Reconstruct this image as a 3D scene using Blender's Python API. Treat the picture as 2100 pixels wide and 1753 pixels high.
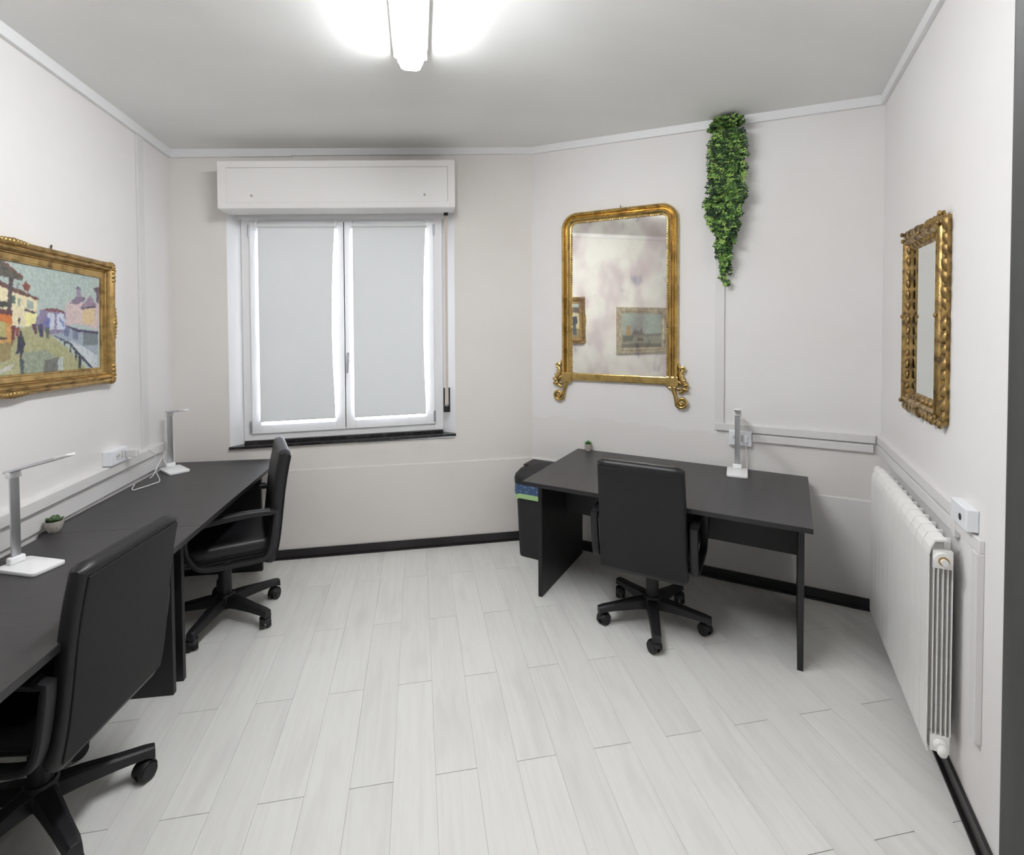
import bpy, bmesh, math, random
import numpy as np
from mathutils import Vector, Matrix

for _o in list(bpy.data.objects):
    bpy.data.objects.remove(_o)
scene = bpy.context.scene
COL = scene.collection
PI = math.pi
random.seed(7)

# ------------------------------------------------------------------ camera, world, exposure
CAM_H = 1.65
YAW, PITCH, ROLL = math.radians(10.5865), 0.0240, -0.0041
fwd = Vector((math.sin(YAW) * math.cos(PITCH), math.cos(YAW) * math.cos(PITCH), -math.sin(PITCH)))
rgt = Vector((math.cos(YAW), -math.sin(YAW), 0.0))
upv = rgt.cross(fwd)
r2 = rgt * math.cos(ROLL) + upv * math.sin(ROLL)
u2 = upv * math.cos(ROLL) - rgt * math.sin(ROLL)
cam_data = bpy.data.cameras.new('camera')
cam_data.sensor_fit = 'HORIZONTAL'
cam_data.sensor_width = 36.0
cam_data.lens = 36.0 * 1036.0 / 2100.0
cam_data.shift_y = -(876.5 - 689.8) / 2100.0
cam_data.clip_start = 0.02
cam = bpy.data.objects.new('camera', cam_data)
COL.objects.link(cam)
cam.matrix_world = Matrix(((r2.x, u2.x, -fwd.x, 0), (r2.y, u2.y, -fwd.y, 0), (r2.z, u2.z, -fwd.z, CAM_H), (0, 0, 0, 1)))
scene.camera = cam

TUBE_STRENGTH = 26.0
world = bpy.data.worlds.new('overcast_daylight')
scene.world = world
world.use_nodes = True
_bg = world.node_tree.nodes['Background']
_bg.inputs[0].default_value = (0.86, 0.91, 1.0, 1)
_bg.inputs[1].default_value = 6.0
vs = scene.view_settings
vs.view_transform = 'Standard'
vs.look = 'None'
vs.exposure = 1.48
vs.gamma = 1.0
vs.use_curve_mapping = False

# ------------------------------------------------------------------ materials
MATS = {}
def srgb(r, g, b):
    f = lambda c: (c / 12.92 if c <= 0.04045 else ((c + 0.055) / 1.055) ** 2.4)
    return (f(r / 255), f(g / 255), f(b / 255), 1)

def mat(name, col, rough=0.6, metal=0.0, var=None, vscale=(4, 4, 4), vdetail=4, bump=0.0, bscale=80, spec=None,
        coat=0.0, rvar=None, lo=0.35, hi=0.65, bdist=0.002, transl=0.0):
    """principled material; var = second colour mixed in by noise"""
    m = bpy.data.materials.new(name)
    m.use_nodes = True
    nt = m.node_tree
    b = nt.nodes['Principled BSDF']
    b.inputs['Base Color'].default_value = col
    b.inputs['Roughness'].default_value = rough
    b.inputs['Metallic'].default_value = metal
    if spec is not None:
        b.inputs['Specular IOR Level'].default_value = spec
    if coat:
        b.inputs['Coat Weight'].default_value = coat
    tc = nt.nodes.new('ShaderNodeTexCoord')
    if var is not None:
        mp = nt.nodes.new('ShaderNodeMapping'); mp.inputs['Scale'].default_value = vscale
        nz = nt.nodes.new('ShaderNodeTexNoise'); nz.inputs['Scale'].default_value = 1.0; nz.inputs['Detail'].default_value = vdetail
        mr = nt.nodes.new('ShaderNodeMapRange'); mr.inputs[1].default_value = lo; mr.inputs[2].default_value = hi
        mx = nt.nodes.new('ShaderNodeMix'); mx.data_type = 'RGBA'
        nt.links.new(tc.outputs['Object'], mp.inputs[0]); nt.links.new(mp.outputs[0], nz.inputs['Vector'])
        nt.links.new(nz.outputs[0], mr.inputs[0]); nt.links.new(mr.outputs[0], mx.inputs[0])
        mx.inputs[6].default_value = col; mx.inputs[7].default_value = var
        nt.links.new(mx.outputs[2], b.inputs['Base Color'])
        if rvar is not None:
            m2 = nt.nodes.new('ShaderNodeMapRange'); m2.inputs[3].default_value = rough; m2.inputs[4].default_value = rvar
            nt.links.new(mr.outputs[0], m2.inputs[0]); nt.links.new(m2.outputs[0], b.inputs['Roughness'])
    if bump:
        n2 = nt.nodes.new('ShaderNodeTexNoise'); n2.inputs['Scale'].default_value = bscale; n2.inputs['Detail'].default_value = 3
        bp = nt.nodes.new('ShaderNodeBump'); bp.inputs['Strength'].default_value = bump; bp.inputs['Distance'].default_value = bdist
        nt.links.new(tc.outputs['Object'], n2.inputs['Vector']); nt.links.new(n2.outputs[0], bp.inputs['Height'])
        nt.links.new(bp.outputs[0], b.inputs['Normal'])
    MATS[name] = m
    return m

mat('wall_paint', srgb(238, 236, 235), 0.85, var=srgb(234, 231, 229), vscale=(1.2, 1.2, 1.2), bump=0.12, bscale=220)
mat('wall_paint_warm', srgb(236, 232, 228), 0.85, var=srgb(232, 227, 222), vscale=(1.2, 1.2, 1.2), bump=0.12, bscale=220)
mat('ceiling_paint', srgb(243, 243, 241), 0.9, var=srgb(239, 239, 237), vscale=(0.6, 2.2, 1), bump=0.25, bscale=2.2, bdist=0.02)
mat('white_trim', srgb(238, 238, 239), 0.45)
mat('raceway_plastic', srgb(228, 226, 225), 0.5)
mat('pvc_white', srgb(244, 244, 246), 0.35)
mat('handle_grey', srgb(190, 190, 196), 0.3, 0.4)
mat('hinge_grey', srgb(176, 176, 180), 0.3, 0.6)
mat('joint_line', srgb(176, 172, 168), 0.8)
mat('box_white', srgb(238, 236, 234), 0.55)
mat('blind_fabric', srgb(236, 238, 238), 0.9)
def translucent_blind():
    m = MATS['blind_fabric']; nt = m.node_tree; b = nt.nodes['Principled BSDF']
    tr = nt.nodes.new('ShaderNodeBsdfTranslucent'); tr.inputs[0].default_value = srgb(236, 238, 240)
    ms = nt.nodes.new('ShaderNodeMixShader'); ms.inputs[0].default_value = 0.08
    nt.links.new(b.outputs[0], ms.inputs[1]); nt.links.new(tr.outputs[0], ms.inputs[2])
    nt.links.new(ms.outputs[0], nt.nodes['Material Output'].inputs[0])
translucent_blind()
mat('black_tile', srgb(30, 27, 29), 0.35, var=srgb(40, 36, 38), vscale=(6, 6, 6))
mat('black_marble', srgb(36, 34, 36), 0.25, var=srgb(70, 66, 66), vscale=(40, 40, 40), lo=0.5, hi=0.75)
mat('desk_top', srgb(58, 56, 57), 0.38, var=srgb(52, 50, 51), vscale=(30, 2, 30), bump=0.06, bscale=400)
mat('desk_panel', srgb(30, 28, 30), 0.5, bump=0.05, bscale=400)
mat('edge_band', srgb(38, 37, 39), 0.4)
mat('leather', srgb(27, 26, 29), 0.42, bump=0.25, bscale=350)
mat('chair_fabric', srgb(38, 37, 38), 0.85, var=srgb(32, 31, 32), vscale=(300, 300, 300), bump=0.3, bscale=700)
mat('nylon_black', srgb(28, 27, 30), 0.5, bump=0.08, bscale=500)
mat('rubber_black', srgb(22, 21, 23), 0.6)
mat('chrome', srgb(200, 200, 205), 0.18, 1.0)
mat('aluminium', srgb(212, 213, 216), 0.38, 1.0, bump=0.05, bscale=900)
mat('lamp_white', srgb(246, 246, 247), 0.35)
mat('diffuser_off', srgb(250, 250, 250), 0.5)
mat('radiator_enamel', srgb(249, 248, 245), 0.35)
mat('radiator_grey', srgb(226, 228, 228), 0.4)  # slightly greyer enamel, used on the wall brackets
mat('dark_gap', srgb(40, 38, 36), 0.8)
mat('brass', srgb(178, 140, 80), 0.35, 1.0)
mat('gold', srgb(206, 176, 112), 0.26, 0.95, var=srgb(122, 94, 48), vscale=(16, 16, 10), vdetail=6, bump=0.08, bscale=120, rvar=0.42, lo=0.48, hi=0.82)
mat('gold_old', srgb(182, 152, 96), 0.30, 0.9, var=srgb(96, 76, 54), vscale=(30, 30, 30), vdetail=9, bump=0.4, bscale=130, rvar=0.6, lo=0.42, hi=0.68)
mat('gold_picture', srgb(186, 154, 98), 0.34, 0.85, var=srgb(116, 92, 56), vscale=(24, 24, 24), vdetail=6, bump=0.15, bscale=150, rvar=0.5, lo=0.44, hi=0.76)
mat('silver_leaf', srgb(206, 196, 176), 0.5, 0.3, var=srgb(170, 158, 136), vscale=(20, 20, 20), bump=0.3, bscale=120)
mat('strap_beige', srgb(214, 200, 190), 0.8, bump=0.3, bscale=500)
mat('socket_white', srgb(240, 242, 246), 0.35)
mat('socket_hole', srgb(50, 48, 52), 0.6)
mat('cable_white', srgb(238, 238, 240), 0.45)
mat('pot_ceramic', srgb(198, 194, 186), 0.7, var=srgb(168, 162, 152), vscale=(160, 160, 160), bump=0.3, bscale=400)
mat('succulent', srgb(78, 104, 62), 0.45, var=srgb(58, 82, 50), vscale=(60, 60, 60))
mat('succulent_bright', srgb(92, 160, 70), 0.45, var=srgb(60, 120, 50), vscale=(60, 60, 60))
mat('soil', srgb(52, 42, 34), 0.95, bump=0.6, bscale=300)
mat('leaf_dark', srgb(40, 68, 40), 0.5, var=srgb(28, 52, 32), vscale=(40, 40, 40))
mat('leaf_mid', srgb(92, 134, 60), 0.5, var=srgb(70, 112, 48), vscale=(40, 40, 40))
mat('leaf_light', srgb(172, 200, 112), 0.5, var=srgb(136, 176, 82), vscale=(40, 40, 40))
mat('vine_stem', srgb(70, 96, 44), 0.6)
mat('bin_plastic', srgb(36, 35, 37), 0.55, bump=0.15, bscale=400)
mat('bag_blue', srgb(64, 92, 132), 0.3, var=srgb(150, 176, 196), vscale=(45, 45, 45), lo=0.55, hi=0.75, bump=0.6, bscale=60, bdist=0.01)
mat('bag_green', srgb(176, 214, 150), 0.35, bump=0.5, bscale=60, bdist=0.006)
mat('door_dark', srgb(74, 74, 72), 0.5, var=srgb(64, 64, 63), vscale=(30, 30, 2), bump=0.1, bscale=300)
mat('hook_metal', srgb(120, 110, 96), 0.4, 1.0)
mat('fixture_plastic', srgb(232, 230, 224), 0.4)
mat('joint_grey', srgb(140, 136, 130), 0.9)

def stained_wall():
    m = MATS['wall_paint'].copy(); m.name = 'wall_paint_patched'; MATS['wall_paint_patched'] = m
    nt = m.node_tree; b = nt.nodes['Principled BSDF']; src = b.inputs['Base Color'].links[0].from_socket
    tc = nt.nodes.new('ShaderNodeTexCoord'); sep = nt.nodes.new('ShaderNodeSeparateXYZ'); nt.links.new(tc.outputs['Object'], sep.inputs[0])
    n = nt.nodes.new('ShaderNodeTexNoise'); n.inputs['Scale'].default_value = 3.5; n.inputs['Detail'].default_value = 5
    nt.links.new(tc.outputs['Object'], n.inputs['Vector'])
    a = nt.nodes.new('ShaderNodeMath'); a.operation = 'MULTIPLY_ADD'; a.inputs[1].default_value = 0.22
    nt.links.new(n.outputs[0], a.inputs[0]); nt.links.new(sep.outputs[2], a.inputs[2])
    mr = nt.nodes.new('ShaderNodeMapRange'); mr.inputs[1].default_value = 1.055; mr.inputs[2].default_value = 1.065; mr.inputs[3].default_value = 1.0; mr.inputs[4].default_value = 0.0
    nt.links.new(a.outputs[0], mr.inputs[0])
    mx = nt.nodes.new('ShaderNodeMix'); mx.data_type = 'RGBA'; mx.inputs[7].default_value = srgb(232, 229, 226)
    nt.links.new(mr.outputs[0], mx.inputs[0]); nt.links.new(src, mx.inputs[6]); nt.links.new(mx.outputs[2], b.inputs['Base Color'])
stained_wall()

def plank_material():
    m = bpy.data.materials.new('plank_laminate'); m.use_nodes = True
    nt = m.node_tree; b = nt.nodes['Principled BSDF']
    tc = nt.nodes.new('ShaderNodeTexCoord'); oi = nt.nodes.new('ShaderNodeObjectInfo')
    add = nt.nodes.new('ShaderNodeVectorMath'); add.operation = 'MULTIPLY_ADD'
    cmb = nt.nodes.new('ShaderNodeCombineXYZ')
    mul = nt.nodes.new('ShaderNodeMath'); mul.operation = 'MULTIPLY'; mul.inputs[1].default_value = 37.0
    nt.links.new(oi.outputs['Random'], mul.inputs[0])
    nt.links.new(mul.outputs[0], cmb.inputs[0]); nt.links.new(mul.outputs[0], cmb.inputs[1])
    add.inputs[1].default_value = (1, 1, 1)
    nt.links.new(tc.outputs['Object'], add.inputs[0]); nt.links.new(cmb.outputs[0], add.inputs[2])
    def noise(sc, det, dist=0.0):
        mp = nt.nodes.new('ShaderNodeMapping'); mp.inputs['Scale'].default_value = sc
        n = nt.nodes.new('ShaderNodeTexNoise'); n.inputs['Scale'].default_value = 1; n.inputs['Detail'].default_value = det
        n.inputs['Distortion'].default_value = dist
        nt.links.new(add.outputs[0], mp.inputs[0]); nt.links.new(mp.outputs[0], n.inputs['Vector'])
        return n
    g = noise((45, 2.2, 1), 5, 0.9); cl = noise((9, 2.0, 1), 3)
    def mixc(fac, a, bcol, lo, hi):
        mr = nt.nodes.new('ShaderNodeMapRange'); mr.inputs[1].default_value = lo; mr.inputs[2].default_value = hi
        nt.links.new(fac, mr.inputs[0])
        mx = nt.nodes.new('ShaderNodeMix'); mx.data_type = 'RGBA'
        nt.links.new(mr.outputs[0], mx.inputs[0])
        if isinstance(a, tuple): mx.inputs[6].default_value = a
        else: nt.links.new(a, mx.inputs[6])
        mx.inputs[7].default_value = bcol
        return mx.outputs[2]
    c = mixc(g.outputs[0], srgb(232, 231, 227), srgb(225, 223, 219), 0.45, 0.80)
    c = mixc(cl.outputs[0], c, srgb(216, 214, 211), 0.52, 0.85)
    hv = nt.nodes.new('ShaderNodeHueSaturation')
    mr = nt.nodes.new('ShaderNodeMapRange'); mr.inputs[3].default_value = 0.965; mr.inputs[4].default_value = 1.02
    nt.links.new(oi.outputs['Random'], mr.inputs[0]); nt.links.new(mr.outputs[0], hv.inputs['Value'])
    nt.links.new(c, hv.inputs['Color']); nt.links.new(hv.outputs[0], b.inputs['Base Color'])
    b.inputs['Roughness'].default_value = 0.42
    b.inputs['Specular IOR Level'].default_value = 0.35
    bp = nt.nodes.new('ShaderNodeBump'); bp.inputs['Strength'].default_value = 0.08; bp.inputs['Distance'].default_value = 0.001
    nt.links.new(g.outputs[0], bp.inputs['Height']); nt.links.new(bp.outputs[0], b.inputs['Normal'])
    MATS['plank'] = m
plank_material()

def emit_material(name, col, strength):
    m = bpy.data.materials.new(name); m.use_nodes = True
    nt = m.node_tree; nt.nodes.remove(nt.nodes['Principled BSDF'])
    e = nt.nodes.new('ShaderNodeEmission'); e.inputs[0].default_value = col; e.inputs[1].default_value = strength
    nt.links.new(e.outputs[0], nt.nodes['Material Output'].inputs[0])
    MATS[name] = m
emit_material('tube_glow', (0.965, 0.985, 1.0, 1), TUBE_STRENGTH * 0.85)
emit_material('tube_glow_side', (0.965, 0.985, 1.0, 1), TUBE_STRENGTH * 1.2)
emit_material('tube_glow_end', (1.0, 0.97, 0.90, 1), 0.55)

def mirror_material(name, old):
    m = bpy.data.materials.new(name); m.use_nodes = True
    nt = m.node_tree; b = nt.nodes['Principled BSDF']
    b.inputs['Metallic'].default_value = 1.0
    b.inputs['Roughness'].default_value = 0.015
    b.inputs['Base Color'].default_value = (0.80, 0.83, 0.80, 1)
    if old:
        tc = nt.nodes.new('ShaderNodeTexCoord')
        d = nt.nodes.new('ShaderNodeBsdfDiffuse')
        def nz(sc, det, seed):
            mp = nt.nodes.new('ShaderNodeMapping'); mp.inputs['Scale'].default_value = sc; mp.inputs['Location'].default_value = (seed, seed, seed)
            n = nt.nodes.new('ShaderNodeTexNoise'); n.inputs['Scale'].default_value = 1; n.inputs['Detail'].default_value = det; n.inputs['Roughness'].default_value = 0.55
            nt.links.new(tc.outputs['Object'], mp.inputs[0]); nt.links.new(mp.outputs[0], n.inputs['Vector']); return n.outputs[0]
        def mr(s, lo, hi, a=0.0, c=1.0):
            r = nt.nodes.new('ShaderNodeMapRange'); r.inputs[1].default_value = lo; r.inputs[2].default_value = hi
            r.inputs[3].default_value = a; r.inputs[4].default_value = c; r.interpolation_type = 'SMOOTHSTEP'
            nt.links.new(s, r.inputs[0]); return r.outputs[0]
        def mix(f, a, c):
            x = nt.nodes.new('ShaderNodeMix'); x.data_type = 'RGBA'; nt.links.new(f, x.inputs[0])
            if isinstance(a, tuple): x.inputs[6].default_value = a
            else: nt.links.new(a, x.inputs[6])
            x.inputs[7].default_value = c; return x.outputs[2]
        base = mix(mr(nz((5, 2, 3.4), 2, 3.1), 0.42, 0.70), (0.90, 0.89, 0.81, 1), (0.70, 0.62, 0.61, 1))
        base = mix(mr(nz((13, 13, 7), 2, 9.7), 0.60, 0.80), base, (0.44, 0.42, 0.48, 1))
        nt.links.new(base, b.inputs['Base Color'])
        dif = mix(mr(nz((7, 2, 5), 2, 5.0), 0.4, 0.65), srgb(214, 210, 198), srgb(186, 172, 168))
        nt.links.new(dif, d.inputs[0])
        sep = nt.nodes.new('ShaderNodeSeparateXYZ'); nt.links.new(tc.outputs['Object'], sep.inputs[0])
        low = mr(sep.outputs[2], 0.05, 0.55, 0.06, 0.0)
        sp = mr(nz((8, 2, 6), 2, 1.3), 0.45, 0.75, 0.05, 0.16)
        ad = nt.nodes.new('ShaderNodeMath'); ad.operation = 'ADD'; nt.links.new(low, ad.inputs[0]); nt.links.new(sp, ad.inputs[1])
        ms = nt.nodes.new('ShaderNodeMixShader')
        nt.links.new(ad.outputs[0], ms.inputs[0]); nt.links.new(b.outputs[0], ms.inputs[1]); nt.links.new(d.outputs[0], ms.inputs[2])
        nt.links.new(ms.outputs[0], nt.nodes['Material Output'].inputs[0])
    MATS[name] = m
mirror_material('mirror_antique', True)
mirror_material('mirror_plain', False)

def glass_material():
    m = bpy.data.materials.new('window_glass'); m.use_nodes = True
    nt = m.node_tree; b = nt.nodes['Principled BSDF']
    g = nt.nodes.new('ShaderNodeBsdfGlossy'); g.inputs['Roughness'].default_value = 0.02
    t = nt.nodes.new('ShaderNodeBsdfTransparent'); fr = nt.nodes.new('ShaderNodeFresnel'); fr.inputs[0].default_value = 1.45
    ms = nt.nodes.new('ShaderNodeMixShader')
    nt.links.new(fr.outputs[0], ms.inputs[0]); nt.links.new(t.outputs[0], ms.inputs[1]); nt.links.new(g.outputs[0], ms.inputs[2])
    nt.links.new(ms.outputs[0], nt.nodes['Material Output'].inputs[0]); nt.nodes.remove(b)
    MATS['window_glass'] = m
glass_material()

def canvas_material():
    m = bpy.data.materials.new('oil_canvas'); m.use_nodes = True
    nt = m.node_tree; b = nt.nodes['Principled BSDF']
    a = nt.nodes.new('ShaderNodeAttribute'); a.attribute_name = 'paint'
    tc = nt.nodes.new('ShaderNodeTexCoord'); n = nt.nodes.new('ShaderNodeTexNoise'); n.inputs['Scale'].default_value = 220
    bp = nt.nodes.new('ShaderNodeBump'); bp.inputs['Strength'].default_value = 0.06; bp.inputs['Distance'].default_value = 0.001
    nt.links.new(tc.outputs['Object'], n.inputs['Vector']); nt.links.new(n.outputs[0], bp.inputs['Height']); nt.links.new(bp.outputs[0], b.inputs['Normal'])
    nt.links.new(a.outputs['Color'], b.inputs['Base Color']); b.inputs['Roughness'].default_value = 0.55
    MATS['oil_canvas'] = m
canvas_material()

# ------------------------------------------------------------------ helpers
def box(bm, x0, x1, y0, y1, z0, z1):
    v = [bm.verts.new((x, y, z)) for z in (z0, z1) for y in (y0, y1) for x in (x0, x1)]
    for f in ((0, 2, 3, 1), (4, 5, 7, 6), (0, 1, 5, 4), (2, 6, 7, 3), (0, 4, 6, 2), (1, 3, 7, 5)):
        bm.faces.new([v[i] for i in f])
    return v

def prism(bm, poly, z0, z1):
    a = [bm.verts.new((x, y, z0)) for x, y in poly]; b = [bm.verts.new((x, y, z1)) for x, y in poly]
    n = len(poly)
    bm.faces.new(a[::-1]); bm.faces.new(b)
    for i in range(n):
        bm.faces.new((a[i], a[(i + 1) % n], b[(i + 1) % n], b[i]))

def ring(bm, c, ax, r, seg, ph=0.0):
    ax = Vector(ax).normalized()
    t = Vector((0, 0, 1)) if abs(ax.z) < 0.9 else Vector((1, 0, 0))
    e1 = ax.cross(t).normalized(); e2 = ax.cross(e1)
    return [bm.verts.new(Vector(c) + e1 * (r * math.cos(ph + 2 * PI * k / seg)) + e2 * (r * math.sin(ph + 2 * PI * k / seg))) for k in range(seg)]

def skin(bm, rings, cap=True, closed=False):
    n = len(rings[0]); m = len(rings)
    for i in range(m if closed else m - 1):
        a, b = rings[i], rings[(i + 1) % m]
        for k in range(n):
            bm.faces.new((a[k], a[(k + 1) % n], b[(k + 1) % n], b[k]))
    if cap and not closed:
        bm.faces.new(rings[0][::-1]); bm.faces.new(rings[-1])

def cyl(bm, p0, p1, r0, r1=None, seg=16):
    r1 = r0 if r1 is None else r1
    ax = Vector(p1) - Vector(p0)
    skin(bm, [ring(bm, p0, ax, r0, seg), ring(bm, p1, ax, r1, seg)])

def lathe(bm, prof, c=(0, 0, 0), seg=24, cap=True):
    rs = []
    for r, z in prof:
        rs.append([bm.verts.new((c[0] + r * math.cos(2 * PI * k / seg), c[1] + r * math.sin(2 * PI * k / seg), c[2] + z)) for k in range(seg)])
    skin(bm, rs, cap)

def tube(bm, pts, r, seg=8, closed=False):
    """round tube through pts; r number or list; parallel-transported rings"""
    P = [Vector(p) for p in pts]; n = len(P)
    R = r if isinstance(r, (list, tuple)) else [r] * n
    T = []
    for i in range(n):
        a = P[i - 1] if (i > 0 or closed) else P[i]; b = P[(i + 1) % n] if (i < n - 1 or closed) else P[i]
        T.append((b - a).normalized())
    t0 = Vector((0, 0, 1)) if abs(T[0].z) < 0.9 else Vector((1, 0, 0))
    e = T[0].cross(t0).normalized(); rs = []
    for i in range(n):
        e = (e - T[i] * e.dot(T[i])).normalized(); f = T[i].cross(e)
        rs.append([bm.verts.new(P[i] + (e * math.cos(2 * PI * k / seg) + f * math.sin(2 * PI * k / seg)) * R[i]) for k in range(seg)])
    skin(bm, rs, True, closed)

def spline(pts, n=8):
    """Catmull-Rom resample"""
    P = [Vector(p) for p in pts]; out = []
    for i in range(len(P) - 1):
        p0 = P[max(i - 1, 0)]; p1 = P[i]; p2 = P[i + 1]; p3 = P[min(i + 2, len(P) - 1)]
        for k in range(n):
            t = k / n
            out.append(0.5 * ((2 * p1) + (p2 - p0) * t + (2 * p0 - 5 * p1 + 4 * p2 - p3) * t * t + (3 * p1 - p0 - 3 * p2 + p3) * t ** 3))
    out.append(P[-1]); return out

def section_sweep(bm, pts, secfn, xdir=(1, 0, 0), closed=False):
    """sweep a 2D section (list of (a,b)); a along xdir, b along the in-plane normal of the path"""
    P = [Vector(p) for p in pts]; n = len(P); X = Vector(xdir); rs = []
    for i in range(n):
        a = P[i - 1] if (i > 0 or closed) else P[i]; b = P[(i + 1) % n] if (i < n - 1 or closed) else P[i]
        t = (b - a).normalized(); nn = X.cross(t).normalized()
        rs.append([bm.verts.new(P[i] + X * sa + nn * sb) for sa, sb in secfn(i, n)])
    skin(bm, rs, True, closed)

def rrect(w, h, r, seg=4):
    """rounded rectangle section centred on the origin"""
    out = []
    for cx, cy, a0 in ((w / 2 - r, h / 2 - r, 0), (-w / 2 + r, h / 2 - r, PI / 2), (-w / 2 + r, -h / 2 + r, PI), (w / 2 - r, -h / 2 + r, 1.5 * PI)):
        for k in range(seg + 1):
            a = a0 + k * PI / 2 / seg
            out.append((cx + r * math.cos(a), cy + r * math.sin(a)))
    return out

def blob(bm, c, rx, ry, rz, su=10, sv=6, rot=None):
    """ellipsoid"""
    res = bmesh.ops.create_uvsphere(bm, u_segments=su, v_segments=sv, radius=1.0)
    M = Matrix.Translation(Vector(c)) @ (rot if rot is not None else Matrix()) @ Matrix.Diagonal((rx, ry, rz, 1))
    bmesh.ops.transform(bm, matrix=M, verts=res['verts'])
    return res['verts']

def frame_sweep(bm, path, prof, closed=True):
    """path (x,z) anticlockwise seen from the room (-y side); prof = (inset, y); mitred"""
    n = len(path); rs = []
    for i in range(n):
        p = Vector(path[i])
        a = Vector(path[i - 1]) if (i > 0 or closed) else None
        b = Vector(path[(i + 1) % n]) if (i < n - 1 or closed) else None
        ds = []
        if a is not None: ds.append((p - a).normalized())
        if b is not None: ds.append((b - p).normalized())
        ns = [Vector((-d.y, d.x)) for d in ds]
        m = sum(ns, Vector((0, 0))); m.normalize(); k = 1.0 / max(0.3, m.dot(ns[0]))
        rs.append([bm.verts.new((p.x + m.x * d * k, y, p.y + m.y * d * k)) for d, y in prof])
    skin(bm, rs, not closed, closed)

def finish(bm, bevel=0.0, seg=2, ang=30):
    bmesh.ops.recalc_face_normals(bm, faces=bm.faces[:])
    if bevel:
        es = [e for e in bm.edges if len(e.link_faces) == 2 and e.calc_face_angle(0) > math.radians(ang)]
        bmesh.ops.bevel(bm, geom=es, offset=bevel, segments=seg, profile=0.5, affect='EDGES', clamp_overlap=True)

def mk(name, bm, material, parent=None, smooth=False, bevel=0.0, seg=2, label=None, fix=True):
    if fix: finish(bm, bevel, seg)
    me = bpy.data.meshes.new(name); bm.to_mesh(me); bm.free()
    ms = material if isinstance(material, (list, tuple)) else [material]
    for q in ms: me.materials.append(MATS[q])
    if smooth:
        me.polygons.foreach_set('use_smooth', [True] * len(me.polygons))
        try: me.set_sharp_from_angle(angle=math.radians(42))
        except Exception: pass
    o = bpy.data.objects.new(name, me); COL.objects.link(o)
    if parent is not None: o.parent = parent
    if label: o['label'] = label
    return o

def B(): return bmesh.new()

def solid(bm, t):
    bmesh.ops.recalc_face_normals(bm, faces=bm.faces[:]); bm.normal_update()
    bmesh.ops.solidify(bm, geom=bm.faces[:], thickness=t)

def thing(name, label, cat, loc=(0, 0, 0), rz=0.0, group=None):
    o = bpy.data.objects.new(name, None); COL.objects.link(o)
    o.empty_display_size = 0.05
    o.location = loc; o.rotation_euler = (0, 0, rz)
    o['label'] = label; o['category'] = cat
    if group: o['group'] = group
    return o

def tag(o, label, cat, group=None):
    o['label'] = label; o['category'] = cat
    if group: o['group'] = group
    return o

def place(o, loc, rz=0.0):
    o.location = loc; o.rotation_euler = (0, 0, rz); return o

def struct(o, label=None, cat=None):
    o['kind'] = 'structure'
    if label: o['label'] = label
    if cat: o['category'] = cat
    return o

def copy_tree(o, parent=None):
    c = o.copy(); COL.objects.link(c); c.parent = parent
    for ch in o.children: copy_tree(ch, c)
    return c

def copy_thing(o, label, loc, rz):
    kids = {}
    def rec(src, par):
        c = src.copy(); COL.objects.link(c); c.parent = par
        for ch in list(src.children): rec(ch, c)
        return c
    c = rec(o, None); c.location = loc; c.rotation_euler = (0, 0, rz); c['label'] = label
    return c

# wall frames: local x along the wall, +y out of the room, z up
PA, PB, PC = (-1.6287, 3.7779), (0.8614, 3.7779), (2.5814, 2.4225)
DL, DM, DR = (0.01549, 0.99988), (0.78544, -0.61894), (-0.59042, -0.80710)
FR = {'W': (PA, (1.0, 0.0)), 'M': (PB, DM), 'R': (PC, DR), 'L': (PA, DL)}
ANG = {k: math.atan2(v[1][1], v[1][0]) for k, v in FR.items()}
def wl(f, x, off=0.0, z=0.0):
    """world point on wall f at x along it, off metres into the room, height z"""
    o, d = FR[f]
    n = (d[1], -d[0])                      # into the room
    return (o[0] + d[0] * x + n[0] * off, o[1] + d[1] * x + n[1] * off, z)
NEAR_Y = -1.13
PE = (PC[0] + DR[0] * 4.402, NEAR_Y)        # right wall meets the near wall
PD = (PA[0] - DL[0] * 4.909, NEAR_Y)
ROOM = [PA, PD, PE, PC, PB]                # anticlockwise
CEIL = {'A': 2.824, 'B': 2.989, 'C': 2.919, 'D': 2.995, 'E': 2.992}

# ------------------------------------------------------------------ the room shell
def clip_poly(poly, room):
    out = poly
    n = len(room)
    for i in range(n):
        a, b = room[i], room[(i + 1) % n]
        ins = lambda p: (b[0] - a[0]) * (p[1] - a[1]) - (b[1] - a[1]) * (p[0] - a[0])
        src, out = out, []
        for k in range(len(src)):
            p, q = src[k], src[(k + 1) % len(src)]
            dp, dq = ins(p), ins(q)
            if dp >= 0: out.append(p)
            if dp * dq < 0:
                t = dp / (dp - dq); out.append((p[0] + (q[0] - p[0]) * t, p[1] + (q[1] - p[1]) * t))
        if len(out) < 3: return []
    return out

cx_, cy_ = 0.3, 1.6
def grow(poly, d):
    res = []
    n = len(poly)
    for i in range(n):
        p, a, b = Vector(poly[i]), Vector(poly[i - 1]), Vector(poly[(i + 1) % n])
        d1 = (p - a).normalized(); d2 = (b - p).normalized()
        n1 = Vector((d1.y, -d1.x)); n2 = Vector((d2.y, -d2.x)); m = (n1 + n2).normalized()
        q = p + m * (d / m.dot(n1)); res.append((q.x, q.y))
    return res

bm = B(); prism(bm, grow(ROOM, 0.1), -0.12, -0.0045)
floor = struct(mk('floor', bm, 'joint_grey'), 'pale whitewashed plank floor', 'floor')
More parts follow.
